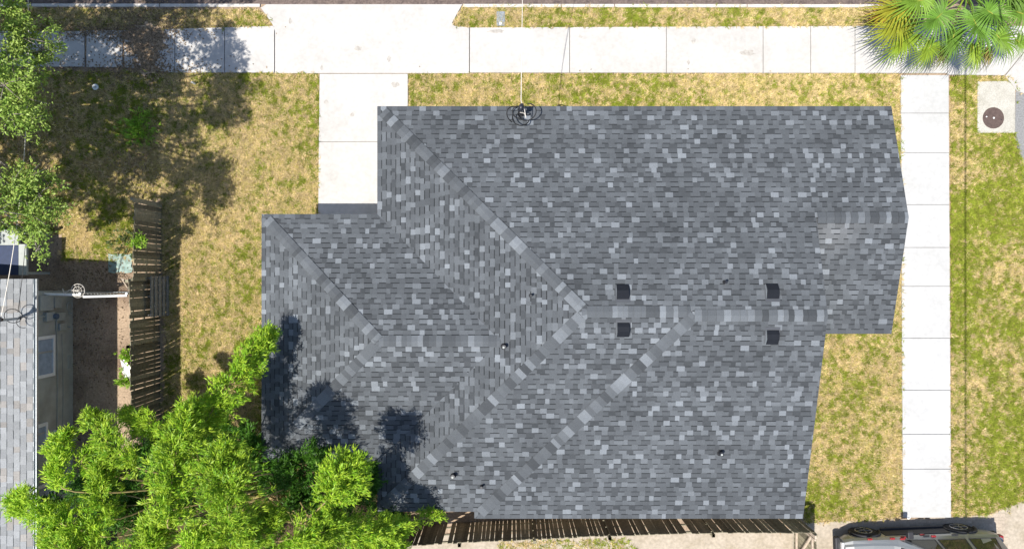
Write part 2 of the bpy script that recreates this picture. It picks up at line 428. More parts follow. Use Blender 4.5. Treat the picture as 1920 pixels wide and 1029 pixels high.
# main house plan (eave lines)
L, T, Bt = -3.942, 4.92, -6.938
L3, B3, XR = -1.095, -7.141, 8.525
XG, YGb = 11.12, -1.728
LW, TW, BW = -7.337, 1.76, -5.483
R2 = (T + Bt) / 2; a2 = (L + (T - R2), R2)
R3 = (T + B3) / 2; a3 = (L3 + (T - R3), R3); xj = L3 + (T - R2)
YG = (T + YGb) / 2
RW = (TW + BW) / 2; aW = (LW + (TW - RW), RW); xw = L + (TW - RW)
def zroof(x, y):
    z = [0]
    if x < XR:
        z.append(HE + SL * min(T - y, x - L, y - Bt)); z.append(HE + SL * min(T - y, x - L3, y - B3))
    z.append(HE + SL * min(TW - y, x - LW, y - BW) if x < 0 else 0)
    if x > XR - .3: z.append(HE + SL * min(T - y, y - YGb))
    return max(z)
def on_roof(px, py):
    z = 3.4
    for _ in range(12): p = P(px, py, z); z = zroof(p.x, p.y)
    p = P(px, py, z); return p
house = thing('house', 'large hip roofed house with dark grey mottled shingles in the middle of the lot', 'house', (1.9, -1, 0))
rf = MB(); dk = MB()
slope(rf, (L, T), (0, -1), [[(L, T), a2, (a2[0], T)], [(a2[0], T), a2, (xj, R2), (xj, T)], [(xj, T), (xj, R2), a3, (XR, R3), (XR, T)],
                            [(XR, T), (XR, YG), (XG, YG), (XG, T)]], 1, deck=dk)
slope(rf, (L, T), (1, 0), [[(L, T), (L, TW), (xw, RW), a2], [(L, BW), (L, Bt), a2, (xw, RW)]], 2, deck=dk)
slope(rf, (LW, TW), (1, 0), [[(LW, TW), (LW, BW), aW]], 3, deck=dk)
slope(rf, (LW, TW), (0, -1), [[(LW, TW), aW, (xw, RW), (L, TW)]], 4, deck=dk)
slope(rf, (LW, BW), (0, 1), [[(LW, BW), (L, BW), (xw, RW), aW]], 5, deck=dk)
slope(rf, (L, Bt), (0, 1), [[(L, Bt), (L3, Bt), (xj, R2), a2]], 6, deck=dk)
slope(rf, (L3, B3), (1, 0), [[(L3, Bt), (L3, B3), a3, (xj, R2)]], 7, deck=dk)
slope(rf, (L3, B3), (0, 1), [[(L3, B3), (XR, B3), (XR, R3), a3]], 8, deck=dk)
slope(rf, (XR - .25, YGb), (0, 1), [[(XR - .25, YGb), (XG, YGb), (XG, YG), (XR - .25, YG)]], 9, deck=dk, stain_or_sheen=lambda x, y: .75 * max(0, 1 - math.hypot((x - 9.1) / 1.0, (y - 1.15) / .75)) + .3 * max(0, 1 - math.hypot((x - 10.3) / .9, (y - 1.4) / .3)))  # pale sheen below the gable ridge, painted into the tab colours
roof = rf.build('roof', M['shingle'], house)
dk.cur = (.03, .03, .03); dk.build('roof_deck', M['fascia'], roof)
Z = lambda p, y=None: (p[0], p[1], zroof(*p)) if y is None else (p, y, zroof(p, y))
def cap(a, b, hip, seed):
    m_ = MB(); caps(m_, a, b, hip, seed); m_.build('ridge_cap', M['shingle'], roof)
zr2 = HE + SL * (T - R2); zr3 = HE + SL * (T - R3); zrw = HE + SL * (TW - RW); zg = HE + SL * (T - YG)
cap((L, T, HE), (*a2, zr2), True, 21); cap((L, Bt, HE), (*a2, zr2), True, 22)
cap((LW, TW, HE), (*aW, zrw), True, 23); cap((LW, BW, HE), (*aW, zrw), True, 24)
cap((L3, B3, HE), (*a3, zr3), True, 25)
cap((a2[0] - .1, R2, zr2), (xj, R2, zr2), False, 26); cap((a3[0], R3, zr3), (XR, R3, zr3), False, 27)
cap((aW[0], RW, zrw), (xw, RW, zrw), False, 28); cap((XR + .05, YG, zg), (XG, YG, zg), False, 29)
# walls, soffit, fascia
OUT = [(L, T), (L, TW), (LW, TW), (LW, BW), (L, BW), (L, Bt), (L3, Bt), (L3, B3), (XR, B3), (XR, YGb), (XG, YGb), (XG, T)]
def inset(poly, d):
    n = len(poly); out = []
    for i in range(n):
        p, q, s_ = Vector(poly[i - 1]), Vector(poly[i]), Vector(poly[(i + 1) % n])
        n1 = Vector((-(q - p).normalized().y, (q - p).normalized().x)); n2 = Vector((-(s_ - q).normalized().y, (s_ - q).normalized().x))
        out.append(tuple(q + (n1 + n2) * d))
    return out
WALL = inset(OUT, .45)
b = MB(); b.prism(WALL, -.05, HE - .2)
for xx, ya, yb, yr, zz in ((XR - .35, B3 + .45, T - .45, R3, zr3), (XG - .35, YGb + .45, T - .45, YG, zg)):
    s0 = HE - .17
    pts = [(ya, s0), (yb, s0), (yr, zz - .14)]
    b.add([(xx, y, z) for y, z in pts] + [(xx - .12, y, z) for y, z in pts], [(0, 1, 2), (5, 4, 3), (0, 3, 4, 1), (1, 4, 5, 2), (2, 5, 3, 0)])
wall = b.build('wall', M['stucco'], house)
b = MB(); b.cur = (.4, .4, .4); b.prism(inset(OUT, .03), HE - .195, HE - .17); b.build('soffit', M['white'], house)
b = MB(); n_ = len(OUT)
for i in range(n_):
    p, q = Vector(OUT[i]), Vector(OUT[(i + 1) % n_])
    if abs(p.x - XR) < .01 and abs(q.x - XR) < .01 or abs(p.x - XG) < .01 and abs(q.x - XG) < .01: continue
    b.bar((*p, HE - .09), (*q, HE - .09), .022, .17)
for x, ya, yb, yr, zz in ((XR, B3, YG, R3, zr3), (XG, YGb, T, YG, zg)):
    b.bar((x, ya, HE - .085), (x, yr, zz - .085), .024, .16); b.bar((x, yb, zroof(x - .01, yb) - .085 if x == XR else HE - .085), (x, yr, zz - .085), .024, .16)
b.build('fascia', M['fascia'], house)
# garage door, front door, windows (under the eaves)
b = MB(); yw = TW - .45
for i in range(4): b.box((-5.98, yw, .05 + i * .52), (-3.56, yw + .04, .05 + i * .52 + .505))
b.build('garage_door', M['white'], house, bevel=.01)
b = MB(); b.box((2.4, T - .45, .1), (3.35, T - .40, 2.15)); o = b.build('front_door', M['navy'], house, bevel=.01)
b = MB(); b.tube([(3.25, T - .40, 1.05), (3.25, T - .34, 1.05)], .035, 10); b.build('handle', M['steel'], o)
def window(x, y, w, z0, z1, axis):
    b = MB(); g_ = MB(); t_ = .10
    for (u0, u1, v0, v1) in ((-w / 2, w / 2, z0, z0 + t_), (-w / 2, w / 2, z1 - t_, z1), (-w / 2, -w / 2 + t_, z0 + t_, z1 - t_), (w / 2 - t_, w / 2, z0 + t_, z1 - t_)):
        if axis == 'y': b.box((x + u0, y - .01, v0), (x + u1, y + .05, v1))
        else: b.box((x - .01, y + u0, v0), (x + .05, y + u1, v1))
    if axis == 'y': g_.box((x - w / 2 + t_, y, z0 + t_), (x + w / 2 - t_, y + .02, z1 - t_))
    else: g_.box((x, y - w / 2 + t_, z0 + t_), (x + .02, y + w / 2 - t_, z1 - t_))
    return b, g_
for x, y, w, ax in ((-1.4, T - .45, 1.6, 'y'), (5.6, T - .45, 1.8, 'y'), (XG - .45, 2.6, 1.2, 'x'), (XG - .45, .2, 1.2, 'x'), (XR - .45, -4.2, 1.4, 'x')):
    f_, g_ = window(x, y, w, .95, 2.1, ax); o = f_.build('window', M['white'], house); g_.build('pane', M['glass'], o)
# box vents
def box_vent(px, py, up):
    c = on_roof(px, py); d = Vector((0, up, 0)); v = Vector((0, up, SL)).normalized(); u = Vector((up, 0, 0)); n_ = u.cross(v)
    if n_.z < 0: n_ = -n_
    pt = lambda a, b_, h: c + u * a + v * b_ + n_ * h
    b = MB(); hw, hl = .165, .20
    prof = [(-hl, .03), (-hl, .075), (-.02, .145), (.11, .13), (hl, .05), (hl, .03)]
    k = len(prof)
    b.add([pt(-hw, q[0], q[1]) for q in prof] + [pt(hw, q[0], q[1]) for q in prof],
          [list(range(k))[::-1], list(range(k, 2 * k))] + [(i, (i + 1) % k, k + (i + 1) % k, k + i) for i in range(k)])
    o = b.build('roof_vent', M['vent'], house, bevel=.008)
    b = MB(); b.add([pt(-.2, -hl + .02, .02), pt(.2, -hl + .02, .02), pt(.2, hl + .08, .02), pt(-.2, hl + .08, .02), pt(-.2, -hl + .02, .03), pt(.2, -hl + .02, .03), pt(.2, hl + .08, .026), pt(-.2, hl + .08, .026)],
                    [(0, 1, 2, 3), (4, 5, 6, 7), (0, 1, 5, 4), (2, 3, 7, 6)])
    b.build('flashing', M['fascia'], o)
    b = MB(); sx = -1 if up > 0 else 1
    b.add([pt(sx * (hw + .006), -hl, .03), pt(sx * (hw + .006), hl, .03), pt(sx * (hw + .006), hl, .055), pt(sx * (hw + .006), -.02, .15), pt(sx * (hw + .006), -hl, .08)], [(0, 1, 2, 3, 4)])
    b.build('side_trim', M['steel'], o)
for px, py, up in ((1167, 548, -1), (1447, 547, -1), (1168, 617, 1), (1447, 631, 1)): box_vent(px, py, up)
for px, py, r, big in ((995, 554, .035, 0), (1358, 529, .035, 0), (945, 649, .06, 1), (850, 890, .06, 1), (903, 910, .035, 0), (1350, 848, .06, 1)):
    c = on_roof(px, py); b = MB(); b.cyl((c.x, c.y, c.z - .02), r, .24, 12); o = b.build('vent_pipe', M['black'], house)
    b = MB(); b.cyl((c.x, c.y, c.z - .02), r * 1.7, .06, 12, r * 1.2); b.build('collar', M['rubber'], o)
    if big:
        b = MB(); b.cyl((c.x - .01, c.y - .01, c.z + .22), r * .5, .006, 10); b.build('cap', M['box'], o)

# ------------------------------------------------------------------ service masts and cables
def loop(c, r, z, a0=0, a1=6.28, sq=1, n=18, dz=0):
    return [(c[0] + r * math.cos(a0 + (a1 - a0) * i / n), c[1] + r * sq * math.sin(a0 + (a1 - a0) * i / n), z + dz * math.sin(math.pi * i / n)) for i in range(n + 1)]
c = on_roof(976, 216)
t = thing('service_mast', 'black electrical service mast with looping wires at the front eave of the dark roof', 'mast', (c.x, c.y, c.z))
b = MB(); b.tube([c - Vector((0, 0, .05)), c + Vector((0, 0, .62))], .035, 10); b.build('pole', M['black'], t)
b = MB(); b.tube([c + Vector((0, 0, .6)), c + Vector((0, .01, .68)), c + Vector((.02, .1, .72)), c + Vector((.03, .16, .66))], [.05, .075, .075, .05], 10); b.build('weatherhead', M['black'], t, smooth=True)
b = MB(); b.cyl((c.x, c.y, c.z + .005), .11, .03, 14, .06); b.build('flashing', M['rubber'], t)
b = MB(); h = c.z + .45
for cx, cy, r, a0, a1 in ((.18, .02, .24, -2.4, 1.5), (-.18, -.05, .20, 1.2, 4.4), (.0, -.16, .22, 2.6, 6.0), (-.07, .0, .15, 0, 5.2), (.05, .03, .12, 1, 6)):
    b.tube(loop((c.x + cx, c.y + cy), r * 1.08, h - .2, a0, a1, 1, 16, .22), .016, 5)
b.build('drip_loop', M['wire'], t)
end = P(981, -90, 5.0); att = P(977, 190, 3.4)
def sag(p, q, s_, n=24):
    p, q = Vector(p), Vector(q); return [p.lerp(q, i / n) - Vector((0, 0, s_ * 4 * (i / n) * (1 - i / n))) for i in range(n + 1)]
b = MB(); b.tube(sag(att, end, .25), .010, 6)
b.tube([att, att + Vector((.10, -.22, -.1)), att + Vector((.14, -.42, -.2)), (c.x + .1, c.y - .06, c.z + .5), (c.x - .02, c.y - .05, c.z + .56)], .013, 6)
tag(b.build('service_cable', M['alu']), 'thin pale service cable running from the front roof mast across the sidewalk to the street', 'cable')
b = MB(); b.tube(sag((11.75, -14, 8.4), (11.75, 16, 8.4), .1), .024, 6)
tag(b.build('utility_cable', M['wire']), 'overhead utility cable whose thin straight shadow crosses the right verge', 'cable')

# ------------------------------------------------------------------ neighbour house
XN, YN, HN, SN = -14.05, -.13, 2.6, .27
nh = thing('neighbour_house', 'pale grey shingled house with a grey green wall at the left edge', 'house', (-17, -7, 0))
rb = MB(); d_ = MB()
slope(rb, (XN, YN), (-1, 0), [[(XN, YN), (XN - 5.5, YN), (XN - 5.5, -15), (XN, -15)]], 40, he=HN, sl=SN, expo=.168, shade=shade_pale, tw=(.14, .30), gw=(.14, .30), band=.014, bandk=.10, deck=d_)
slope(rb, (XN - 11, YN), (1, 0), [[(XN - 11, YN), (XN - 5.5, YN), (XN - 5.5, -15), (XN - 11, -15)]], 41, he=HN, sl=SN, expo=.168, shade=shade_pale, tw=(.14, .30), gw=(.14, .30), band=.014, bandk=.10, deck=d_)
nroof = rb.build('roof', M['palesh'], nh); d_.cur = (.1, .1, .1); d_.build('roof_deck', M['kerb'], nroof)
XWN, YWN = -14.44, -.535
b = MB(); b.box((XWN - 10.2, -14.6, -.05), (XWN, YWN, HN - .12))
zz = HN + SN * 5.5 - .1
b.add([(XWN - 10.2, YWN - .01, HN - .1), (XWN, YWN - .01, HN - .1), (XN - 5.5, YWN - .01, zz)], [(0, 1, 2)])
b.build('wall', M['nwall'], nh)
b = MB(); b.box((XN - 10.98, -15, HN - .118), (XN - .02, YN - .02, HN - .09)); b.build('soffit', M['white'], nh)
b = MB(); b.box((XN + .004, -15, HN - .10), (XN + .09, YN, HN - .085)); b.box((XN + .075, -15, HN - .085), (XN + .09, YN, HN - .01)); b.box((XN, -15, HN - .085), (XN + .014, YN, HN - .0))
b.build('gutter', M['steel'], nh)
for ya, yb, z0, z1 in ((-1.9, -3.18, 1.0, 1.93), (-4.57, -5.45, 1.36, 1.93), (-6.45, -7.6, 1.0, 1.93)):
    f_, g_ = window(XWN, (ya + yb) / 2, ya - yb, z0, z1, 'x')
    o = f_.build('window', M['white'], nh, bevel=.006); g_.build('pane', M['blind'], o)
    b = MB(); ym = (ya + yb) / 2
    b.box((XWN + .021, ym + .12, z0 + .10), (XWN + .035, ym + .17, z1 - .10)); b.build('sash_bar', M['steel'], o)
def wallbox(name, px0, py0, px1, py1, depth, m=M['box']):
    zt = CAMZ - (-(XWN + depth)) * F / (960 - px0); zb = CAMZ - (-(XWN + depth)) * F / (960 - px1)
    k = (CAMZ - (zt + zb) / 2) / F
    b = MB(); b.box((XWN - .005, (514.5 - py1) * k, max(zb, .1)), (XWN + depth, (514.5 - py0) * k, zt)); return b.build(name, m, nh, bevel=.01)
o = wallbox('breaker_box', 76, 554, 101, 582, .12); wallbox('junction_box', 103, 557, 116, 577, .09)
mt = wallbox('meter_base', 88, 585, 104, 602, .10); wallbox('junction_box', 108, 586, 123, 601, .09); wallbox('junction_box', 113, 606, 126, 619, .08)
wallbox('wall_plate', 128, 665, 136, 690, .015)
b = MB(); b.tube([(XWN + .10, -1.31, 1.12), (XWN + .2, -1.31, 1.12)], .085, 16); b.build('meter_dial', M['glass'], mt)
b = MB(); b.tube([(XWN + .035, -1.29, 1.35), (XWN + .035, -1.29, HN - .13)], .025, 8); b.tube([(XWN + .03, -1.2, .93), (XWN + .03, -1.75, .92), (XWN + .03, -1.75, .5)], .022, 8)
b.tube([(XWN + .025, -1.7, .9), (XWN + .025, -3.4, .85), (XWN + .025, -5.0, .88)], .012, 6); b.tube([(XWN + .02, -1.9, .62), (XWN + .02, -3.8, .55), (XWN + .02, -5.2, .6)], .009, 6)
for yy, z_ in ((-1.25, .25), (-1.7, .3)): b.tube([(XWN, yy, z_), (XWN + .12, yy, z_)], .014, 6)
b.build('conduit', M['box'], nh)
b = MB(); b.tube(loop((0, 0), .14, 0), .012, 6); b.v = [(XWN + .04 + z, -1.04 + x, .25 + y) for x, y, z in b.v]; b.build('hose_loop', M['box'], nh)
b = MB(); b.box((XWN, -5.02, .95), (XWN + .12, -4.9, 1.05)); o = b.build('flood_light', M['white'], nh, bevel=.01)
b = MB(); b.tube([(XWN + .06, -5.0, .95), (XWN + .05, -5.25, .7), (XWN + .03, -5.5, .6)], .012, 6); b.build('lead', M['wire'], o)
# service mast of the neighbour
pn = lambda px, py, z: P(px, py, z)
zb = HN + SN * .9; base = P(36, 597, zb); base.z = HN + SN * (XN - base.x); base = P(36, 597, base.z)
t = thing('service_mast', 'dark service mast leaning on the pale roof of the left house', 'mast', base)
b = MB(); b.tube([base, base + Vector((0, 0, .8))], .04, 8); b.build('pole', M['steel'], t)
b = MB(); hd = base + Vector((0, 0, .78)); b.tube([hd, hd + Vector((.03, .03, .1)), hd + Vector((.12, .02, .1))], [.05, .08, .05], 8); b.build('weatherhead', M['black'], t)
b = MB(); b.tube(loop((base.x + .1, base.y + .1), .2, base.z + .3, 0, 5.5, 1, 14, .2), .012, 5); b.tube(loop((base.x + .25, base.y - .1), .16, base.z + .15, 1, 5, 1, 12, .1), .01, 5); b.build('drip_loop', M['wire'], t)
b = MB(); b.cyl(base - Vector((0, 0, .04)), .14, .07, 12, .07); b.build('flashing', M['rubber'], t)
b = MB(); b.tube(sag(hd, P(48, -120, 6.2), .5, 30), .010, 6)
tag(b.build('service_cable', M['alu']), 'pale overhead cable from the left house mast up through the oak leaves', 'cable')
b = MB(); b.tube(sag(base + Vector((.2, .2, .35)), P(42, -60, 5.6), .4, 30), .009, 6)
tag(b.build('telephone_cable', M['wire']), 'thin dark cable hanging between the left house roof and the oak', 'cable')
# low navy canopy in front of the neighbour house
ca = P(50, 523, 1.25); cb = P(38, 460, 1.25); cc = P(6, 430, 1.25)
t = thing('low_canopy', 'low navy blue canopy with a pale grey rim below the oak beside the left house', 'canopy', (ca.x - 1, ca.y + .5, 0))
b = MB(); b.box((ca.x - 2.6, -.02, 1.18), (cb.x - .05, cb.y, 1.25)); b.build('roof_panel', M['navy'], t, bevel=.01)
b = MB(); b.box((cb.x - .046, -.02, 1.16), (ca.x, cb.y + .04, 1.265)); b.box((ca.x - 2.6, cb.y + .006, 1.16), (cb.x - .05, cb.y + .5, 1.262)); b.build('rim', M['box'], t, bevel=.01)
for x in (ca.x - .1, ca.x - 2.5):
    b = MB(); b.box((x - .04, cb.y + .36, 0), (x + .04, cb.y + .44, 1.16)); b.build('post', M['box'], t)
    b = MB(); b.box((x - .04, .0, 0), (x + .04, .08, 1.16)); b.build('post', M['box'], t)

# ------------------------------------------------------------------ fences
def woodc(r, dark=1.0):
    k = r.uniform(.55, 1.25) * dark; return (.205 * k, .185 * k, .128 * k)
def fence(name, label, pts, h, seed, side, bw=.125, gap=.010, miss=.02, lean=0.0, dark=1.0, jag=.04):
    """boards along a polyline; rails and posts on the given side (+1 = left of travel)"""
    r = random.Random(seed); p0 = Vector((*pts[0], 0)); t = thing(name, label, 'fence', ((pts[0][0] + pts[-1][0]) / 2, (pts[0][1] + pts[-1][1]) / 2, 0))
    for (a, c) in zip(pts[:-1], pts[1:]):
        a3_, c3 = Vector((*a, 0)), Vector((*c, 0)); d = (c3 - a3_); Ln = d.length; d.normalize(); nrm = Vector((-d.y, d.x, 0)) * side
        pan = MB(); s_ = 0
        while s_ < Ln - .05:
            w = bw * r.uniform(.85, 1.1); hh = h + r.uniform(-jag, jag)
            if r.random() > miss:
                pan.cur = woodc(r, dark); tilt = r.uniform(-.012, .012); off = r.uniform(-.008, .008); rot = r.uniform(-.03, .03)
                a_ = a3_ + d * s_; b_ = a3_ + d * (s_ + w); tp = nrm * (lean + off) + d * rot
                th = nrm * .018
                dog = .0
                vs = [a_, b_, b_ + tp + Vector((0, 0, hh)), a_ + tp + Vector((0, 0, hh + tilt))]
                vs = vs + [v - th for v in vs]
                pan.add(vs, [(0, 1, 2, 3), (7, 6, 5, 4), (0, 4, 5, 1), (1, 5, 6, 2), (2, 6, 7, 3), (3, 7, 4, 0)])
            s_ += w + gap * r.uniform(.2, 2.0)
        pan.build('panel', M['wood'], t)
        for zf in (.16, .5, .86):
            rl = MB(); rl.cur = woodc(r, dark); o_ = nrm * (.035 + lean * zf)
            rl.bar(a3_ + o_ + Vector((0, 0, h * zf)), c3 + o_ + Vector((0, 0, h * zf)), .038, .085); rl.build('rail', M['wood'], t)
        k = max(1, round(Ln / 2.4))
        for i in range(k + 1):
            q = a3_.lerp(c3, i / k) + nrm * .10; ps = MB(); ps.cur = woodc(r, dark * 1.1)
            ps.bar(q - Vector((0, 0, .1)), q + nrm * lean + Vector((0, 0, h * .97)), .09, .09, up=d); ps.build('post', M['wood'], t)
    return t
gx = lambda px, py: tuple(P(px, py)[:2])
fence('side_fence', 'upper run of weathered brown board fence beside the left lawn', [gx(303, 383), gx(301, 524)], 1.75, 5, -1, dark=1.15, miss=0, gap=.007)
fence('side_fence', 'lower leaning run of weathered brown board fence ending in the bamboo', [gx(297, 526), gx(299, 640), gx(300, 800)], 1.85, 6, -1, lean=.0, miss=0, gap=.009)
fence('back_fence', 'dark weathered board fence along the bottom below the dark roof eave', [gx(700, 990), gx(868, 979), gx(1130, 967), gx(1310, 962), gx(1488, 962)], 1.83, 8, -1, miss=.02, dark=1.0)
# gate return at right end of the back fence
gp = Vector((*gx(1487, 963), 0))
t = thing('fence_gate', 'brown board gate with pale diagonal brace at the fence corner near the car', 'gate', gp)
r_ = random.Random(4); b = MB(); y = gp.y - .06
while y > gp.y - 1.5:
    b.cur = woodc(r_, 1.3); b.box((gp.x, y - .13, .06), (gp.x + .02, y, 1.82 + r_.uniform(-.02, .02))); y -= .14
b.build('panel', M['wood'], t)
for y in (gp.y - .10, gp.y - 1.42):
    b = MB(); b.box((gp.x - .05, y - .05, 0), (gp.x - .004, y + .05, 1.86)); b.build('post', M['pale'], t)
for z_ in (.30, 1.55):
    b = MB(); b.box((gp.x - .046, gp.y - 1.36, z_), (gp.x - .005, gp.y - .16, z_ + .09)); b.build('rail', M['pale'], t)
b = MB(); b.bar((gp.x - .028, gp.y - 1.3, .42), (gp.x - .028, gp.y - .2, 1.53), .04, .09, up=(1, 0, 0)); b.build('brace', M['pale'], t)
b = MB(); b.bar((gp.x - .028, gp.y - .2, .10), (gp.x - .028, gp.y - .2, 1.83), .05, .06, up=(0, 1, 0)); b.build('hinge_stile', M['pale'], t)
# rail gate between the neighbour house and the side fence
A = P(128, 548); Bq = P(285, 548)
t = thing('side_gate', 'narrow gate with white rails between the left house and the board fence', 'gate', A.lerp(Bq, .5))
for q, hh in ((A + Vector((.1, 0, 0)), 1.5), (A.lerp(Bq, .48), 1.6), (Bq, 1.6)):
    b = MB(); b.tube([q, q + Vector((0, 0, hh))], .035, 8); b.build('post', M['steel'], t)
b = MB(); b.tube([A.lerp(Bq, .5) + Vector((0, -.1, 1.5)), Bq + Vector((0, -.06, 1.55))], .035, 8); b.build('rail', M['white'], t)
b = MB(); b.tube([A + Vector((.1, -.02, 1.45)), A.lerp(Bq, .47) + Vector((0, -.04, 1.48))], .04, 8); b.build('rail', M['white'], t)
b = MB(); 
for i in range(26):
    x = A.x + .12 + i * .1
    b.tube([(x, A.y, .1), (x + .04, A.y - .01, 1.4)], .008, 4)
b.tube([(A.x + .1, A.y, .12), (Bq.x, Bq.y, .12)], .02, 6); b.build('wire_infill', M['steel'], t)
c = P(146, 545, 1.5)
t = thing('wire_hoop', 'round spoked wire hoop caught on the white gate rail', 'wire hoop', c)
b = MB(); b.tube(loop(c, .21, c.z, 0, 6.2832, 1, 24), .009, 5); b.tube(loop(c, .13, c.z + .02, 0, 6.2832, 1, 20), .007, 5); b.build('rim', M['alu'], t)
b = MB()
for i in range(9): a = i * .7; b.tube([c, c + Vector((.21 * math.cos(a), .21 * math.sin(a), 0))], .006, 4)
b.tube([c, c + Vector((-.25, .02, .03)), c + Vector((-.42, -.08, .0)), c + Vector((-.5, .06, -.05))], .012, 5); b.build('spoke', M['alu'], t)
b = MB(); q = P(232, 541, .9); b.bar(q + Vector((-.18, -.2, -.85)), q + Vector((.18, .3, .4)), .09, .04)
tag(b.build('timber_offcut', M['pale']), 'tan timber offcut propped where the gate meets the side fence', 'timber')
# pallet and plank leaning on the lawn side of the fence
q = P(308, 560)
t = thing('pallet', 'grey slatted pallet leaning against the lawn side of the side fence', 'pallet', q)
pm = lambda u, v, n_: Vector((q.x + .16 - v * .17 + n_ * .98, q.y + u, v * .98 + n_ * .17))
for i in range(5):
    b = MB(); b.cur = (.20, .20, .19); x0 = .02 + i * .2
    b.add([pm(s_, v, n_) for n_ in (0, .02) for s_, v in ((-.55, x0), (.75, x0), (.75, x0 + .13), (-.55, x0 + .13))], [(0, 1, 2, 3), (7, 6, 5, 4), (0, 4, 5, 1), (1, 5, 6, 2), (2, 6, 7, 3), (3, 7, 4, 0)])
    b.build('slat', M['wood'], t)
for u in (-.5, .08, .66):
    b = MB(); b.cur = (.15, .145, .13)
    b.add([pm(s_, v, n_) for n_ in (-.06, -.002) for s_, v in ((u, 0), (u + .05, 0), (u + .05, 1.0), (u, 1.0))], [(0, 1, 2, 3), (7, 6, 5, 4), (0, 4, 5, 1), (1, 5, 6, 2), (2, 6, 7, 3), (3, 7, 4, 0)])
    b.build('bearer', M['wood'], t)
# odds and ends in the side yard
c = P(226, 494); b = MB()
for i in range(7):
    for j in range(6):
        f_ = lambda i, j: (c.x + (i - 3.5) * .11 + .02 * math.sin(j * 2.1), c.y + (j - 3) * .10 + .02 * math.cos(i * 1.7), .03 + .025 * math.sin(i * 1.3 + j * 2.2))
        b.quad(f_(i, j), f_(i + 1, j), f_(i + 1, j + 1), f_(i, j + 1))
tag(b.build('plastic_sheet', M['cyan'], smooth=True), 'pale cyan plastic sheet crumpled on the ground against the side fence', 'plastic sheet')
c = P(240, 698, .12); b = MB(); rr = random.Random(2)
pts = [Vector((rr.gauss(0, .10), rr.gauss(0, .2), rr.random() * .16)) for _ in range(26)]
for i in range(40):
    p_, q_, s_ = rr.sample(pts, 3); b.quad(c + p_, c + q_, c + s_)
tag(b.build('plastic_bag', M['white']), 'torn white plastic bag lying in weeds at the foot of the side fence', 'bag')
c = P(151, 812)
t = thing('yard_light', 'tilted grey flood light on a short stand in the dirt by the left house', 'light', c)
b = MB(); b.bar(c + Vector((0, .18, .5)), c + Vector((.05, -.12, .42)), .19, .06); b.build('panel', M['steel'], t, bevel=.01)
b = MB(); b.tube([c + Vector((0, 0, .44)), c + Vector((0, -.22, 0))], .018, 6); b.tube([c + Vector((0, 0, .44)), c + Vector((-.14, .1, 0))], .014, 6); b.tube([c + Vector((0, 0, .44)), c + Vector((.16, .1, 0))], .014, 6); b.build('stand', M['black'], t)

# ------------------------------------------------------------------ foliage helpers
def leaf_quads(c, d, nrm, ln, wd):
    """rhombic leaves: base c, direction d, normal nrm"""
    s = np.cross(d, nrm); s /= np.linalg.norm(s, axis=1)[:, None] + 1e-9
    tip = c + d * ln[:, None]; mid = c + d * (ln * .45)[:, None]
    return np.stack([c, mid + s * wd[:, None] * .5, tip, mid - s * wd[:, None] * .5], 1)
def unit(a): return a / (np.linalg.norm(a, axis=1)[:, None] + 1e-9)
def sprays(centers, dirs, per, spread, ln, wd, rng, up=.8, droop=.2, jit=.05):
    n = len(centers); c = np.repeat(centers, per, 0) + rng.normal(0, jit, (n * per, 3)); d = np.repeat(dirs, per, 0) + rng.normal(0, spread, (n * per, 3))
    d[:, 2] -= droop; d = unit(d); nm = unit(rng.normal(0, .5, (n * per, 3)) + np.array([0, 0, up]))
    return leaf_quads(c, d, nm, rng.uniform(*ln, n * per), rng.uniform(*wd, n * per))

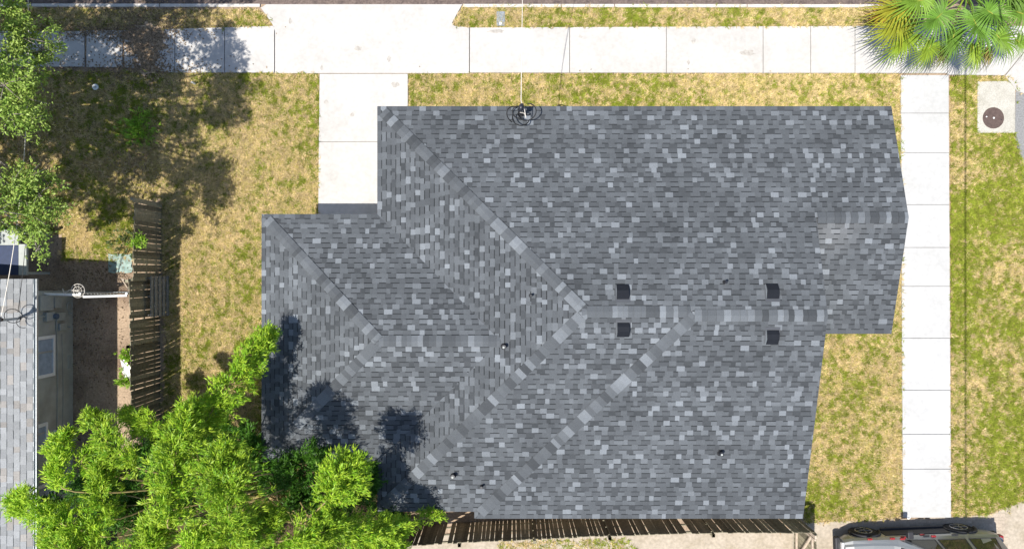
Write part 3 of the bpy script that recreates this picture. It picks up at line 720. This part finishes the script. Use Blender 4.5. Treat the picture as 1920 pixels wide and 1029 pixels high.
# ------------------------------------------------------------------ bamboo
bb_ = P(500, 868)
bam = thing('bamboo_clump', 'tall bright green bamboo clump arching over the lower left corner of the dark roof', 'bamboo', bb_)
def bezier(p0, p1, p2, p3, n):
    return [p0 * (1 - t) ** 3 + p1 * 3 * t * (1 - t) ** 2 + p2 * 3 * t * t * (1 - t) + p3 * t ** 3 for t in [i / n for i in range(n + 1)]]
plumes = [  # start px,py,z  tip px,py,z  width m, sprays
    (385, 790, 5.2, 507, 622, 3.75, .50, 720), (318, 960, 6.6, 352, 762, 5.7, .58, 900), (436, 990, 7.0, 422, 838, 6.6, .66, 900),
    (345, 800, 5.0, 385, 755, 4.6, .34, 240), (240, 862, 5.2, 168, 776, 4.6, .38, 380), (112, 905, 4.8, 122, 812, 4.4, .34, 330), (175, 1000, 4.6, 18, 932, 4.1, .48, 600),
    (205, 965, 5.0, 188, 872, 4.9, .36, 330), (300, 800, 4.6, 232, 776, 3.8, .30, 260), (615, 935, 6.0, 664, 866, 5.3, .58, 700),
    (640, 1000, 5.4, 765, 990, 3.9, .44, 480), (700, 975, 3.6, 826, 966, 2.75, .20, 120), (540, 1010, 6.4, 640, 985, 5.6, .46, 480),
    (270, 1050, 5.6, 300, 985, 5.4, .55, 520), (200, 1060, 5.2, 90, 1010, 4.6, .50, 480), (520, 1060, 6.4, 610, 1030, 5.4, .6, 480),
    (350, 1060, 6.2, 390, 1005, 6.0, .5, 420), (155, 870, 4.6, 172, 842, 4.4, .14, 60), (455, 1040, 6.5, 520, 960, 5.9, .42, 360),
    (690, 1050, 4.8, 752, 1030, 3.8, .45, 320),
    (250, 930, 3.0, 150, 905, 2.4, .55, 320), (400, 900, 3.0, 340, 830, 2.4, .55, 320), (560, 900, 3.0, 520, 850, 2.4, .60, 380),
    (560, 870, 2.9, 610, 850, 2.6, .5, 300), (470, 870, 3.0, 460, 810, 2.5, .5, 320), (660, 960, 3.1, 700, 880, 2.6, .42, 320), (700, 1000, 3.0, 740, 965, 2.4, .45, 260),
    (300, 900, 2.6, 262, 850, 1.9, .6, 320), (360, 960, 2.8, 310, 915, 2.0, .6, 320), (520, 920, 2.6, 500, 880, 1.8, .6, 340),
    (270, 1000, 2.8, 200, 960, 2.0, .6, 320), (500, 1020, 2.8, 440, 985, 2.0, .6, 320), (600, 1000, 2.6, 620, 950, 1.8, .7, 340), (180, 940, 2.4, 160, 900, 1.6, .5, 240), (620, 900, 2.3, 660, 900, 1.6, .6, 300),
    (420, 840, 2.6, 400, 790, 1.8, .5, 280), (420, 940, 2.8, 400, 900, 2.2, .6, 320),
    (230, 880, 2.2, 190, 850, 1.6, .6, 300), (140, 980, 2.6, 90, 960, 2.0, .6, 300), (270, 960, 2.2, 240, 930, 1.6, .6, 320), (320, 1030, 2.6, 280, 1020, 2.0, .7, 320), (560, 960, 2.2, 570, 920, 1.7, .7, 340),
    (460, 1040, 2.4, 420, 1030, 1.8, .7, 320), (640, 1030, 2.4, 680, 1010, 1.8, .7, 320), (690, 930, 2.3, 690, 890, 1.8, .5, 300), (540, 880, 2.1, 560, 850, 1.5, .5, 280), (330, 850, 2.0, 300, 810, 1.4, .5, 260),
]
rng = np.random.default_rng(5)
for i, (ax, ay, az, tx, ty, tz, wd, ns) in enumerate(plumes):
    root = Vector((bb_.x + RNG.uniform(-.9, 1.0), bb_.y + RNG.uniform(-1.0, .5), 0))
    if tx > 560: root.x += .8; root.y -= .5
    s, e = P(ax, ay, az), P(tx, ty, tz)
    dirp = (e - s); mid = root.lerp(s, .5) + Vector((0, 0, .25 * az)); 
    cane_pts = bezier(root, root + Vector((0, 0, az * .55)), s - dirp * .35 + Vector((0, 0, .35)), s, 10)
    top = bezier(s, s + dirp * .4 + Vector((0, 0, .35)), s + dirp * .8 + Vector((0, 0, .15)), e, 8)
    pts = cane_pts + top[1:]
    b = MB(); nn = len(pts); b.tube(pts, [.032 * (1 - .85 * k / (nn - 1)) for k in range(nn)], 6)
    cane = b.build('cane', M['cane'], bam, smooth=True)
    # leaf sprays round the upper spine
    sp = np.array([list(v) for v in (cane_pts[-3:] + top[1:])]); m = len(sp) - 1
    ns = int(ns * 1.85)
    # side branches carry the sprays, so the plume outline is feathery
    nb = max(24, ns // 10)
    tb_ = rng.beta(1.3, 1.05, nb); f = tb_ * m; k = np.minimum(f.astype(int), m - 1); fr = (f - k)[:, None]
    base = sp[k] * (1 - fr) + sp[k + 1] * fr; tan = unit(sp[k + 1] - sp[k])
    rad = rng.normal(0, 1, (nb, 3)); rad -= tan * (rad * tan).sum(1)[:, None]; rad = unit(rad)
    prof = wd * (np.clip(np.sin(np.pi * np.clip(.20 + .80 * tb_, 0, 1)), 0, 1) ** .7 + .10) * rng.uniform(.62, 1.38, nb)
    bdir = unit(rad + tan * rng.uniform(.2, 1.1, (nb, 1)))
    w_ = rng.integers(0, nb, ns); rho = rng.uniform(.12, 1, ns) ** .8
    cen = base[w_] + bdir[w_] * (rho * prof[w_])[:, None] + rng.normal(0, .06, (ns, 3)); cen[:, 2] -= .16 * rho ** 2
    dirs = unit(bdir[w_] + rng.normal(0, .25, (ns, 3)))
    V = sprays(cen, dirs, 8, .55, (.075, .165), (.018, .034), rng, up=.6, droop=.25, jit=.03)
    yl = np.repeat(rng.random(ns), 8) * .7 + rng.random(ns * 8) * .3; tone = RNG.uniform(.85, 1.12)
    c0 = np.array([.13, .34, .012]) if az > 3.5 else np.array([.035, .125, .008]); c1 = np.array([.46, .60, .045]) if az > 3.5 else np.array([.085, .20, .014]); cols = (c0 + (c1 - c0) * yl[:, None]) * tone * rng.uniform(.75, 1.2, (ns * 8, 1))  # low plumes: darker greens, older leaves with the clump's inner shade painted in
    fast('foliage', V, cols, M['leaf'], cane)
# bare leaning canes seen through the clump
for (x0, y0, z0, x1, y1, z1) in ((600, 842, 3.4, 265, 945, 5.6), (515, 905, 4.6, 300, 962, 6.0), (620, 870, 3.0, 380, 985, 6.6), (580, 850, 2.9, 440, 905, 4.6)):
    b = MB(); p_, q_ = P(x0, y0, z0), P(x1, y1, z1); rt = Vector((bb_.x + RNG.uniform(.3, 1.2), bb_.y + RNG.uniform(-.6, .3), 0))
    b.tube(bezier(rt, rt + Vector((.1, 0, 2.2)), p_.lerp(q_, .1) + Vector((0, 0, .3)), q_, 14), [.034 - .0015 * k for k in range(15)], 6); b.build('cane', M['cane'], bam, smooth=True)

# ------------------------------------------------------------------ oak
tb = Vector((-18.3, 4.4, 0))
oak = thing('oak_tree', 'broad oak tree leaning in from the left edge and shading the lawn and sidewalk', 'tree', tb)
rng = np.random.default_rng(9); rr = random.Random(12)
vis = [(40, 70, 6.4, .75), (80, 95, 6.2, .55), (25, 130, 6.6, .7), (75, 140, 6.1, .42), (50, 185, 6.5, .65), (20, 215, 6.8, .6), (60, 225, 6.3, .42),
       (55, 335, 5.9, .50), (25, 350, 6.2, .55), (75, 365, 5.8, .45), (60, 400, 5.9, .60), (85, 390, 5.7, .38), (58, 440, 5.8, .42), (72, 466, 5.6, .24), (95, 345, 5.6, .28),
       (5, 30, 6.6, .7), (8, 160, 7, .7), (0, 395, 6.4, .6)]
cl = [(P(a, b_, z), r) for a, b_, z, r in vis]
for _ in range(900):
    x = rr.uniform(-22, -12.0); y = rr.uniform(.9, 10); z = rr.uniform(5.4, 8.2)
    ix = 960 + x * F / (CAMZ - z)
    if ix > -95 or ((x + 17) / 5.2) ** 2 + ((y - 4.5) / 5.6) ** 2 > 1: continue
    if all((Vector((x, y, z)) - c_).length > 1.0 for c_, _r in cl): cl.append((Vector((x, y, z)), rr.uniform(.7, 1.25)))
b = MB(); b.tube([tb - Vector((0, 0, .1)), tb + Vector((.05, 0, .4)), tb + Vector((.2, .1, 2.2)), tb + Vector((.5, .1, 3.6))], [.42, .32, .27, .22], 10)
hub = tb + Vector((.5, .1, 3.4))
for c_, r in cl:
    m_ = hub.lerp(c_, .5) + Vector((rr.uniform(-.4, .4), rr.uniform(-.4, .4), .5))
    b.tube(bezier(hub, hub.lerp(m_, .6) + Vector((0, 0, .4)), m_, c_, 8), [.10, .085, .07, .058, .045, .035, .026, .02, .012], 5)
    for _ in range(5):
        d = Vector((rr.gauss(0, 1), rr.gauss(0, 1), rr.gauss(0, .35))).normalized(); b.tube([c_ - d * .1, c_ + d * r * .5 + Vector((0, 0, .06)), c_ + d * r * rr.uniform(.8, 1.15)], [.014, .010, .004], 4)
b.build('trunk', M['bark'], oak, smooth=True)
Vs = []; Cs = []
for c_, r in cl:
    onscreen = 960 + c_.x * F / (CAMZ - c_.z) > -60
    ns = int((170 if onscreen else 80) * r * r / .45)
    # sub-clumps
    nsub = 14 if onscreen else 12; sub = rng.normal(0, 1, (nsub, 3)); sub = unit(sub) * rng.uniform(.35, 1.2, (nsub, 1)) * r; sub[:, 2] *= .6
    k = rng.integers(0, nsub, ns); cen = np.array(list(c_)) + sub[k] + rng.normal(0, .075 + .05 * r, (ns, 3)) * np.array([1, 1, .7])
    dirs = unit(cen - np.array(list(c_)) + rng.normal(0, .3, (ns, 3)))
    V = sprays(cen, dirs, 7, .8, (.065, .11) if onscreen else (.08, .13), (.03, .05) if onscreen else (.05, .08), rng, up=.8, droop=.05, jit=.05)
    y = np.repeat(rng.random(ns), 7)[:, None]; c0 = np.array([.19, .32, .045]); c1 = np.array([.36, .46, .10])
    Vs.append(V); Cs.append((c0 + (c1 - c0) * y) * rng.uniform(.7, 1.2, (ns * 7, 1)))
fast('crown', np.concatenate(Vs), np.concatenate(Cs), M['leaf'], oak)

# ------------------------------------------------------------------ cabbage palm
pb = P(1720, 30); pc_ = P(1806, -12, 3.35)
palm = thing('palm_tree', 'fan palm with shaggy green fronds over the top right sidewalk corner', 'palm', pb)
b = MB(); b.tube(bezier(pb - Vector((0, 0, .1)), pb + Vector((0, 0, 1)), pc_ - Vector((0, 0, 1.2)), pc_ - Vector((0, 0, .1)), 12), [.19, .17, .15, .145, .14, .14, .14, .14, .14, .145, .15, .15, .13], 12)
b.build('trunk', M['bark'], palm, smooth=True)
def frond(target, R, seed, hue, droop=.5):
    """petiole from the crown to target, then a fan of folded segments of radius R"""
    r = random.Random(seed); t = Vector(target); p0 = pc_ + Vector((r.uniform(-.06, .06), r.uniform(-.06, .06), r.uniform(-.1, .15)))
    d = (t - p0); flat = Vector((d.x, d.y, 0)); 
    if flat.length < .05: flat = Vector((1, 0, 0))
    flat.normalize(); up_ = Vector((0, 0, 1)); side = up_.cross(flat)
    pit = d.normalized(); nrm = side.cross(pit); 
    if nrm.z < 0: nrm = -nrm
    side = pit.cross(nrm)
    b = MB(); b.cur = tuple(Vector(hue) * 1.05)
    mids = bezier(p0, p0.lerp(t, .4) + Vector((0, 0, .3)), p0.lerp(t, .75) + Vector((0, 0, .22)), t, 6)
    b.tube(mids, [.022, .02, .018, .016, .015, .014, .013], 5)
    nseg = 34; th0 = math.radians(150)
    costa = R * .42
    b.cur = (.36, .36, .06); b.tube([t, t + pit * costa * .5 + nrm * .02, t + pit * costa - nrm * .05], [.016, .012, .005], 4)
    for i in range(nseg):
        f = (i + .5) / nseg * 2 - 1; th = f * th0 * 1.0 + r.uniform(-.03, .03)
        o = t + pit * costa * (1 - abs(f)) ** 1.2 
        dr = pit * math.cos(th) + side * math.sin(th)
        ln = R * (.72 + .28 * math.cos(th * .8)) * r.uniform(.86, 1.08); w = .068 * R / .9
        sd = nrm.cross(dr); sd.normalize(); curl = droop * r.uniform(.7, 2.0)
        k = r.uniform(.7, 1.2); tipc = r.random()
        c = Vector(hue) * k
        pts = []
        for s_ in (0, .3, .55, .78, 1.0):
            q = o + dr * ln * s_ + nrm * (.10 * math.sin(s_ * 2.2)) - Vector((0, 0, 1)) * curl * ln * max(0, s_ - .3) ** 1.8
            ww = w * (.45 + 1.2 * s_ if s_ < .35 else .86 * (1 - (s_ - .35) / .65) ** 1.1 + .02)
            fold = nrm * ww * .42
            pts.append((q - sd * ww * .5 + fold, q, q + sd * ww * .5 + fold))
        for a_, c_ in zip(pts[:-1], pts[1:]):
            b.cur = tuple(c * r.uniform(.93, 1.07)); b.quad(a_[0], a_[1], c_[1], c_[0]); b.quad(a_[1], a_[2], c_[2], c_[1])
    return b.build('frond', M['frond'], palm)
GR = (.13, .255, .035); YG_ = (.21, .30, .03); OR = (.42, .22, .03); DK = (.12, .22, .03); GY = (.17, .285, .035)
fl = [(1700, 12, 3.2, .95, (.30, .29, .03), .5), (1695, 45, 2.9, .85, (.25, .28, .03), .6), (1708, 68, 2.7, .80, YG_, .6), (1672, 22, 2.8, .55, OR, .3), (1768, 24, 3.55, 1.0, GR, .35),
      (1748, 82, 2.75, .65, YG_, .75), (1824, 34, 3.6, 1.02, GR, .35), (1866, 62, 3.1, .85, GY, .55), (1824, 86, 2.7, .70, YG_, .8), (1735, 0, 3.6, .95, GY, .4),
      (1812, -45, 3.9, 1.0, GR, .3), (1870, -20, 3.6, 1.0, DK, .4), (1905, 22, 3.2, .95, DK, .5), (1760, -60, 3.7, 1.0, GR, .4), (1885, -90, 3.5, 1.0, GR, .4),
      (1850, 20, 3.75, .8, GR, .3), (1790, 60, 3.0, .75, DK, .8), (1845, 95, 2.4, .5, (.25, .20, .06), 1.1), (1930, -40, 3.2, .9, DK, .5), (1700, -50, 3.2, .9, GY, .5), (1905, 75, 2.6, .6, GY, .8), (1890, 8, 2.9, .9, DK, .7), (1770, 90, 2.4, .5, (.2, .17, .06), 1.0)]
for i, (x, y, z, R, hue, dr) in enumerate(fl): frond(P(x, y, z), R, 100 + i, hue, dr)

# ------------------------------------------------------------------ grass and litter
boxes = [P(0, 0)]
def grass():
    Vs, Cs = [], []
    rng = np.random.default_rng(21)
    for k, poly in lawns.items():
        xs = [p[0] for p in poly]; ys = [p[1] for p in poly]; x0, x1, y0, y1 = max(min(xs), -17.5), min(max(xs), 17.5), max(min(ys), -9.5), min(max(ys), 9.5)
        dens = {'neighbour': 520, 'patch': 260, 'strip_a': 480}.get(k, 620)
        n = int((x1 - x0) * (y1 - y0) * dens); x = rng.uniform(x0, x1, n); y = rng.uniform(y0, y1, n)
        # ragged border: jitter the test point
        jt = np.where(rng.random(n) < .2, .085, .03); keep = inpoly(x + rng.normal(0, 1, n) * jt, y + rng.normal(0, 1, n) * jt, poly); inside = inpoly(x, y, poly)
        if k == 'verge': keep &= ~inpoly(x, y, [(p[0] + (.02 if p[0] > pad_poly[0][0] + .1 else -.02), p[1]) for p in pad_poly])
        pn_ = vnoise(x, y, .55, 1) * .42 + vnoise(x, y, 1.7, 2) * .33 + vnoise(x, y, 4.5, 3) * .25
        if k in ('neighbour',): keep &= rng.random(n) < np.clip((pn_ - .30) * 5, .2, 1)
        if k == 'strip_a': keep &= rng.random(n) < np.clip((pn_ - .25) * 4, .2, 1)
        x, y, pn_, inside = x[keep], y[keep], pn_[keep], inside[keep]; n = len(x)
        bias = {'left': .0, 'right': .03, 'verge': .16, 'neighbour': .02, 'front': -.02, 'strip_a': -.12, 'patch': .1}.get(k, 0)
        if k == 'left': bias = bias + np.clip((x - P(480, 0)[0]) * .06, -.08, .12)
        cell = np.clip((vnoise(x, y, 11, 7) * .5 + vnoise(x, y, 19, 8) * .5 - .5) * 1.9 + .5, 0, 1)
        gp_ = np.clip((pn_ + bias - .5) * 1.1 + .42, .10, .85)
        green = (cell * .78 + rng.random(n) * .22) < gp_
        per = 5
        c = np.stack([x, y, np.where(inside, .005, .05)], 1); c = np.repeat(c, per, 0) + rng.normal(0, .018, (n * per, 3)) * np.array([1, 1, 0])
        a = rng.uniform(0, 6.283, n * per); el = rng.uniform(.15, .95, n * per)
        d = np.stack([np.cos(a) * np.cos(el), np.sin(a) * np.cos(el), np.sin(el)], 1)
        ln = rng.uniform(.06, .14, n * per); wd = rng.uniform(.012, .024, n * per)
        s = np.stack([-np.sin(a), np.cos(a), np.zeros(n * per)], 1) * wd[:, None]
        Vs.append(np.stack([c - s * .5, c + s * .5, c + d * ln[:, None]], 1))
        lum = np.repeat(np.clip(.72 + .56 * vnoise(x, y, 11, 15), .6, 1.3), 5)[:, None]; gt = np.array([.235, .275, .03]); tn = np.array([.57, .445, .245]); ye = np.array([.45, .375, .13])
        col = np.where(green[:, None], gt * (1 + .5 * (cell[:, None] - .5)), np.where(rng.random((n, 1)) < .4, ye, tn))
        col = np.repeat(col, per, 0) * rng.uniform(.7, 1.3, (n * per, 1)) * lum * 1.08
        Cs.append(col)
    o = fast('grass', np.concatenate(Vs), np.concatenate(Cs), M['blade']); tag(o, kind='stuff')
grass()
def litter():
    rng = np.random.default_rng(31); pts = []
    for (cx, cy, sx, sy, n) in ((275, 95, 26, 40, 1900), (270, 40, 60, 20, 1200), (180, 60, 70, 10, 900), (250, 135, 80, 12, 900), (170, 510, 50, 16, 500), (175, 620, 40, 90, 700), (150, 250, 120, 80, 1500), (260, 300, 30, 50, 500), (430, 500, 80, 200, 350), (1600, 800, 60, 120, 150), (1200, 165, 250, 15, 120)):
        c = P(cx, cy); k = CAMZ / F
        pts.append(np.stack([c.x + rng.normal(0, sx * k, n), c.y + rng.normal(0, sy * k, n)], 1))
    p = np.concatenate(pts); n = len(p); z = np.where((p[:, 1] > P(0, 137)[1]) & (p[:, 1] < P(0, 52)[1]), .056, .02)
    c = np.concatenate([p, (z + rng.random(n) * .015)[:, None]], 1); a = rng.uniform(0, 6.28, n)
    d = np.stack([np.cos(a), np.sin(a), rng.normal(0, .15, n)], 1); nm = unit(rng.normal(0, .25, (n, 3)) + np.array([0, 0, 1]))
    V = leaf_quads(c, unit(d), nm, rng.uniform(.05, .10, n), rng.uniform(.025, .045, n))
    col = np.array([.24, .175, .11]) * rng.uniform(.5, 1.6, (n, 1)); tag(fast('leaf_litter', V, col, M['blade']), kind='stuff')
litter()
# soil spilled over the sidewalk under the oak
b = MB(); c = P(276, 92); k = CAMZ / F; rr = random.Random(6)
ring = [(c.x + k * (34 + 14 * math.sin(3 * a) + rr.uniform(-15, 15)) * math.cos(a), c.y + k * (48 + rr.uniform(-5, 6)) * math.sin(a)) for a in [i * .1309 for i in range(48)]]
b.quad(*[(x, y, .0535) for x, y in ring]); tag(b.build('soil_patch', M['dirt']), kind='structure')

# weeds
def weed(px, py, z, r, n, label, hue=(.28, .46, .05)):
    c = P(px, py, z); rng = np.random.default_rng(int(px * 7 + py)); t = thing('weed', label, 'weed', c)
    cen = np.array(list(c)) + rng.normal(0, 1, (n, 3)) * np.array([r * .5, r * .5, .06]) + np.array([0, 0, .12])
    dirs = unit(cen - np.array([c.x, c.y, c.z - .2])); V = sprays(cen, dirs, 7, .5, (.07, .14), (.025, .045), rng, .8, .1, .03)
    fast('leaves', V, np.array(hue) * np.repeat(rng.uniform(.7, 1.4, (n, 1)), 7, 0), M['leaf'], t)
    b = MB()
    for q in range(0, n, 6): b.tube([c + Vector((0, 0, -.02)), Vector(cen[q])], .006, 4)
    b.build('stem', M['cane'], t)
weed(265, 243, 0, .48, 170, 'leafy green weed clump growing in the shaded left lawn')
weed(264, 452, 1.6, .20, 60, 'small bright vine sprig on top of the upper side fence')
weed(242, 665, 0.1, .22, 60, 'green weed tuft at the fence foot above the white bag')
weed(236, 712, 0.1, .22, 60, 'green weed tuft at the fence foot below the white bag')
weed(240, 455, 0, .5, 60, 'dull sparse weed patch beside the upper side fence', (.09, .14, .05))

# ------------------------------------------------------------------ parked SUV
def suv():
    pos = P(1722, 1038); t = thing('parked_car', 'grey four wheel drive car with tinted windows parked on the alley paving', 'car', (0, 0, 0))
    # stations along x (front = -x): x, half width, sill z, belt z, roof half width, roof z
    st = [(-2.48, .70, .50, .74, .62, .80), (-2.42, .84, .42, .86, .74, .92), (-2.2, .93, .38, .98, .80, 1.05), (-1.6, .95, .36, 1.03, .83, 1.12), (-1.0, .95, .34, 1.06, .82, 1.17),
          (-.85, .95, .34, 1.07, .80, 1.20), (-.15, .95, .34, 1.08, .70, 1.72), (.3, .95, .34, 1.09, .69, 1.79), (1.2, .95, .34, 1.10, .69, 1.80), (2.0, .945, .36, 1.10, .67, 1.76), (2.32, .92, .42, 1.09, .63, 1.66), (2.48, .87, .48, 1.05, .70, 1.12), (2.52, .78, .52, 1.0, .66, 1.04)]
    def sec(s_):
        x, w, zs, zb, wr, zr = s_
        half = [(w - .10, zs - .02), (w - .03, zs + .03), (w, zs + .22), (w + .005, zb - .12), (w - .035, zb), (wr, zr - .05), (wr - .06, zr), (wr * .4, zr + .025)]
        return [(x, y, z) for y, z in half] + [(x, -y, z) for y, z in half[::-1]]
    b = MB(); n = 16
    for s_ in st: b.v += sec(s_)
    for i in range(len(st) - 1):
        for j in range(n): b.f.append([i * n + j, i * n + (j + 1) % n, (i + 1) * n + (j + 1) % n, (i + 1) * n + j]); b.c.append((0, 0, 0))
    b.f.append(list(range(n))); b.f.append([(len(st) - 1) * n + j for j in range(n)][::-1]); b.c += [(0, 0, 0)] * 2
    body = b.build('body', M['silver'], t, bevel=.012)
    def gs(x, f, side):   # point on greenhouse side at x, f: 0 belt .. 1 roof edge
        for a, c in zip(st[:-1], st[1:]):
            if a[0] <= x <= c[0]:
                u = (x - a[0]) / (c[0] - a[0]); q = [a[i] + (c[i] - a[i]) * u for i in range(6)]; break
        y = (q[1] - .035) * (1 - f) + q[4] * f; z = q[3] * (1 - f) + (q[5] - .05) * f
        return Vector((x, side * (y + .008), z + .004))
    for side in (1, -1):
        for xa, xb, xc, xd in ((-.62, .28, .28, -.10), (.38, 1.22, 1.16, .38), (1.34, 2.18, 2.06, 1.30)):
            b = MB(); q = [gs(xa, .10, side), gs(xb, .10, side), gs(xc, .90, side), gs(xd, .90, side)]
            b.quad(*(q if side < 0 else q[::-1])); w_ = b.build('side_window', M['cartint'], t)
            fr = MB()
            for p_, q_ in zip(q, q[1:] + q[:1]): fr.bar(p_, q_, .02, .022)
            fr.build('window_trim', M['plastic'], w_)
        for x in (.12, 1.02):
            p_ = Vector((x, side * .972, .98)); b = MB(); b.bar(p_ - Vector((.1, 0, 0)), p_ + Vector((.1, 0, 0)), .03, .035); b.build('door_handle', M['plastic'], t, bevel=.008)
        b = MB(); b.box((-.58, min(side * .96, side * 1.19), 1.06), (-.40, max(side * .96, side * 1.19), 1.22)); b.build('side_mirror', M['plastic'], t, bevel=.03)
        b = MB(); b.box((-1.08, min(side * .94, side * .972), .38), (1.0, max(side * .94, side * .972), .80)); b.build('side_cladding', M['plastic'], t, bevel=.01)
        b = MB(); b.box((-1.02, min(side * .90, side * 1.03), .30), (1.02, max(side * .90, side * 1.03), .37)); b.build('running_board', M['plastic'], t, bevel=.02)
        b = MB(); b.bar((-.05, side * .62, 1.83), (1.95, side * .62, 1.86), .04, .04); 
        for x in (.0, .95, 1.9): b.bar((x, side * .62, 1.76), (x, side * .62, 1.85), .04, .04)
        b.build('roof_rail', M['plastic'], t)
        b = MB(); b.box((-2.50, min(side * .50, side * .80), .72), (-2.34, max(side * .50, side * .80), .86)); b.build('headlight', M['lamp'], t, bevel=.03)
        b = MB(); b.box((2.40, min(side * .70, side * .90), .85), (2.515, max(side * .70, side * .90), 1.05)); b.build('tail_light', M['red'], t, bevel=.02)
        for x in (-1.58, 1.50):
            b = MB(); pts = [(x + .47 * math.cos(a), side * .965, .40 + .47 * math.sin(a)) for a in [math.pi * i / 12 for i in range(13)]]
            b.tube(pts, .045, 6); b.build('fender_flare', M['plastic'], t, smooth=True)
            b = MB(); b.tube([(x, side * .70, .40), (x, side * .962, .40)], .45, 24); b.build('wheel_arch', M['rubber'], t)
            b = MB(); b.tube([(x, side * .74, .38), (x, side * .76, .38), (x, side * .95, .38), (x, side * .985, .38)], [.34, .385, .385, .35], 28); wh = b.build('wheel', M['rubber'], t)
            b = MB(); b.tube([(x, side * .984, .38), (x, side * .992, .38)], .05, 12)
            for k in range(5):
                a = k * 1.2566 + .3; b.bar((x, side * .99, .38), (x + .24 * math.cos(a), side * .992, .38 + .24 * math.sin(a)), .018, .055, up=(0, 1, 0))
            b.tube([(x + .25 * math.cos(a), side * .99, .38 + .25 * math.sin(a)) for a in [i * .2618 for i in range(25)]], .016, 6); b.build('rim', M['rim'], wh)
    b = MB(); q = []
    for f in (-1, 1): q.append(Vector((-.80, f * .72, 1.225)))
    q2 = [Vector((-.20, f * .62, 1.70)) for f in (1, -1)]
    b.quad(q[0], q[1], q2[0], q2[1]); b.v = [(x - .035, y, z + .03) for x, y, z in b.v]; b.build('windscreen', M['cartint'], t)
    b = MB(); b.box((-2.58, -.86, .36), (-2.40, .86, .56)); b.build('front_bumper', M['plastic'], t, bevel=.05)
    b = MB(); b.box((2.42, -.86, .42), (2.60, .86, .62)); b.build('rear_bumper', M['plastic'], t, bevel=.05)
    b = MB(); b.box((-.02, -.5, 1.822), (.85, .5, 1.832)); b.build('sunroof', M['cartint'], t, bevel=.004)
    b = MB(); b.box((-2.515, -.48, .60), (-2.44, .48, .78)); b.build('grille', M['plastic'], t, bevel=.01)
    for x, z in ((-1.0, 1.07), (-.62, 1.0), (-.72, 1.13), (.05, .86), (.33, 1.0), (-1.7, 1.05)):
        b = MB(); b.box((x - .07, -.985, z - .035), (x + .07, -.93, z + .035)); b.v = [(x_, -y_, z_) for x_, y_, z_ in b.v]; b.build('red_clip', M['red'], t, bevel=.008)
    t.location = (pos.x - .38, -9.20, .006); t.rotation_euler.z = math.radians(2.2)
suv()
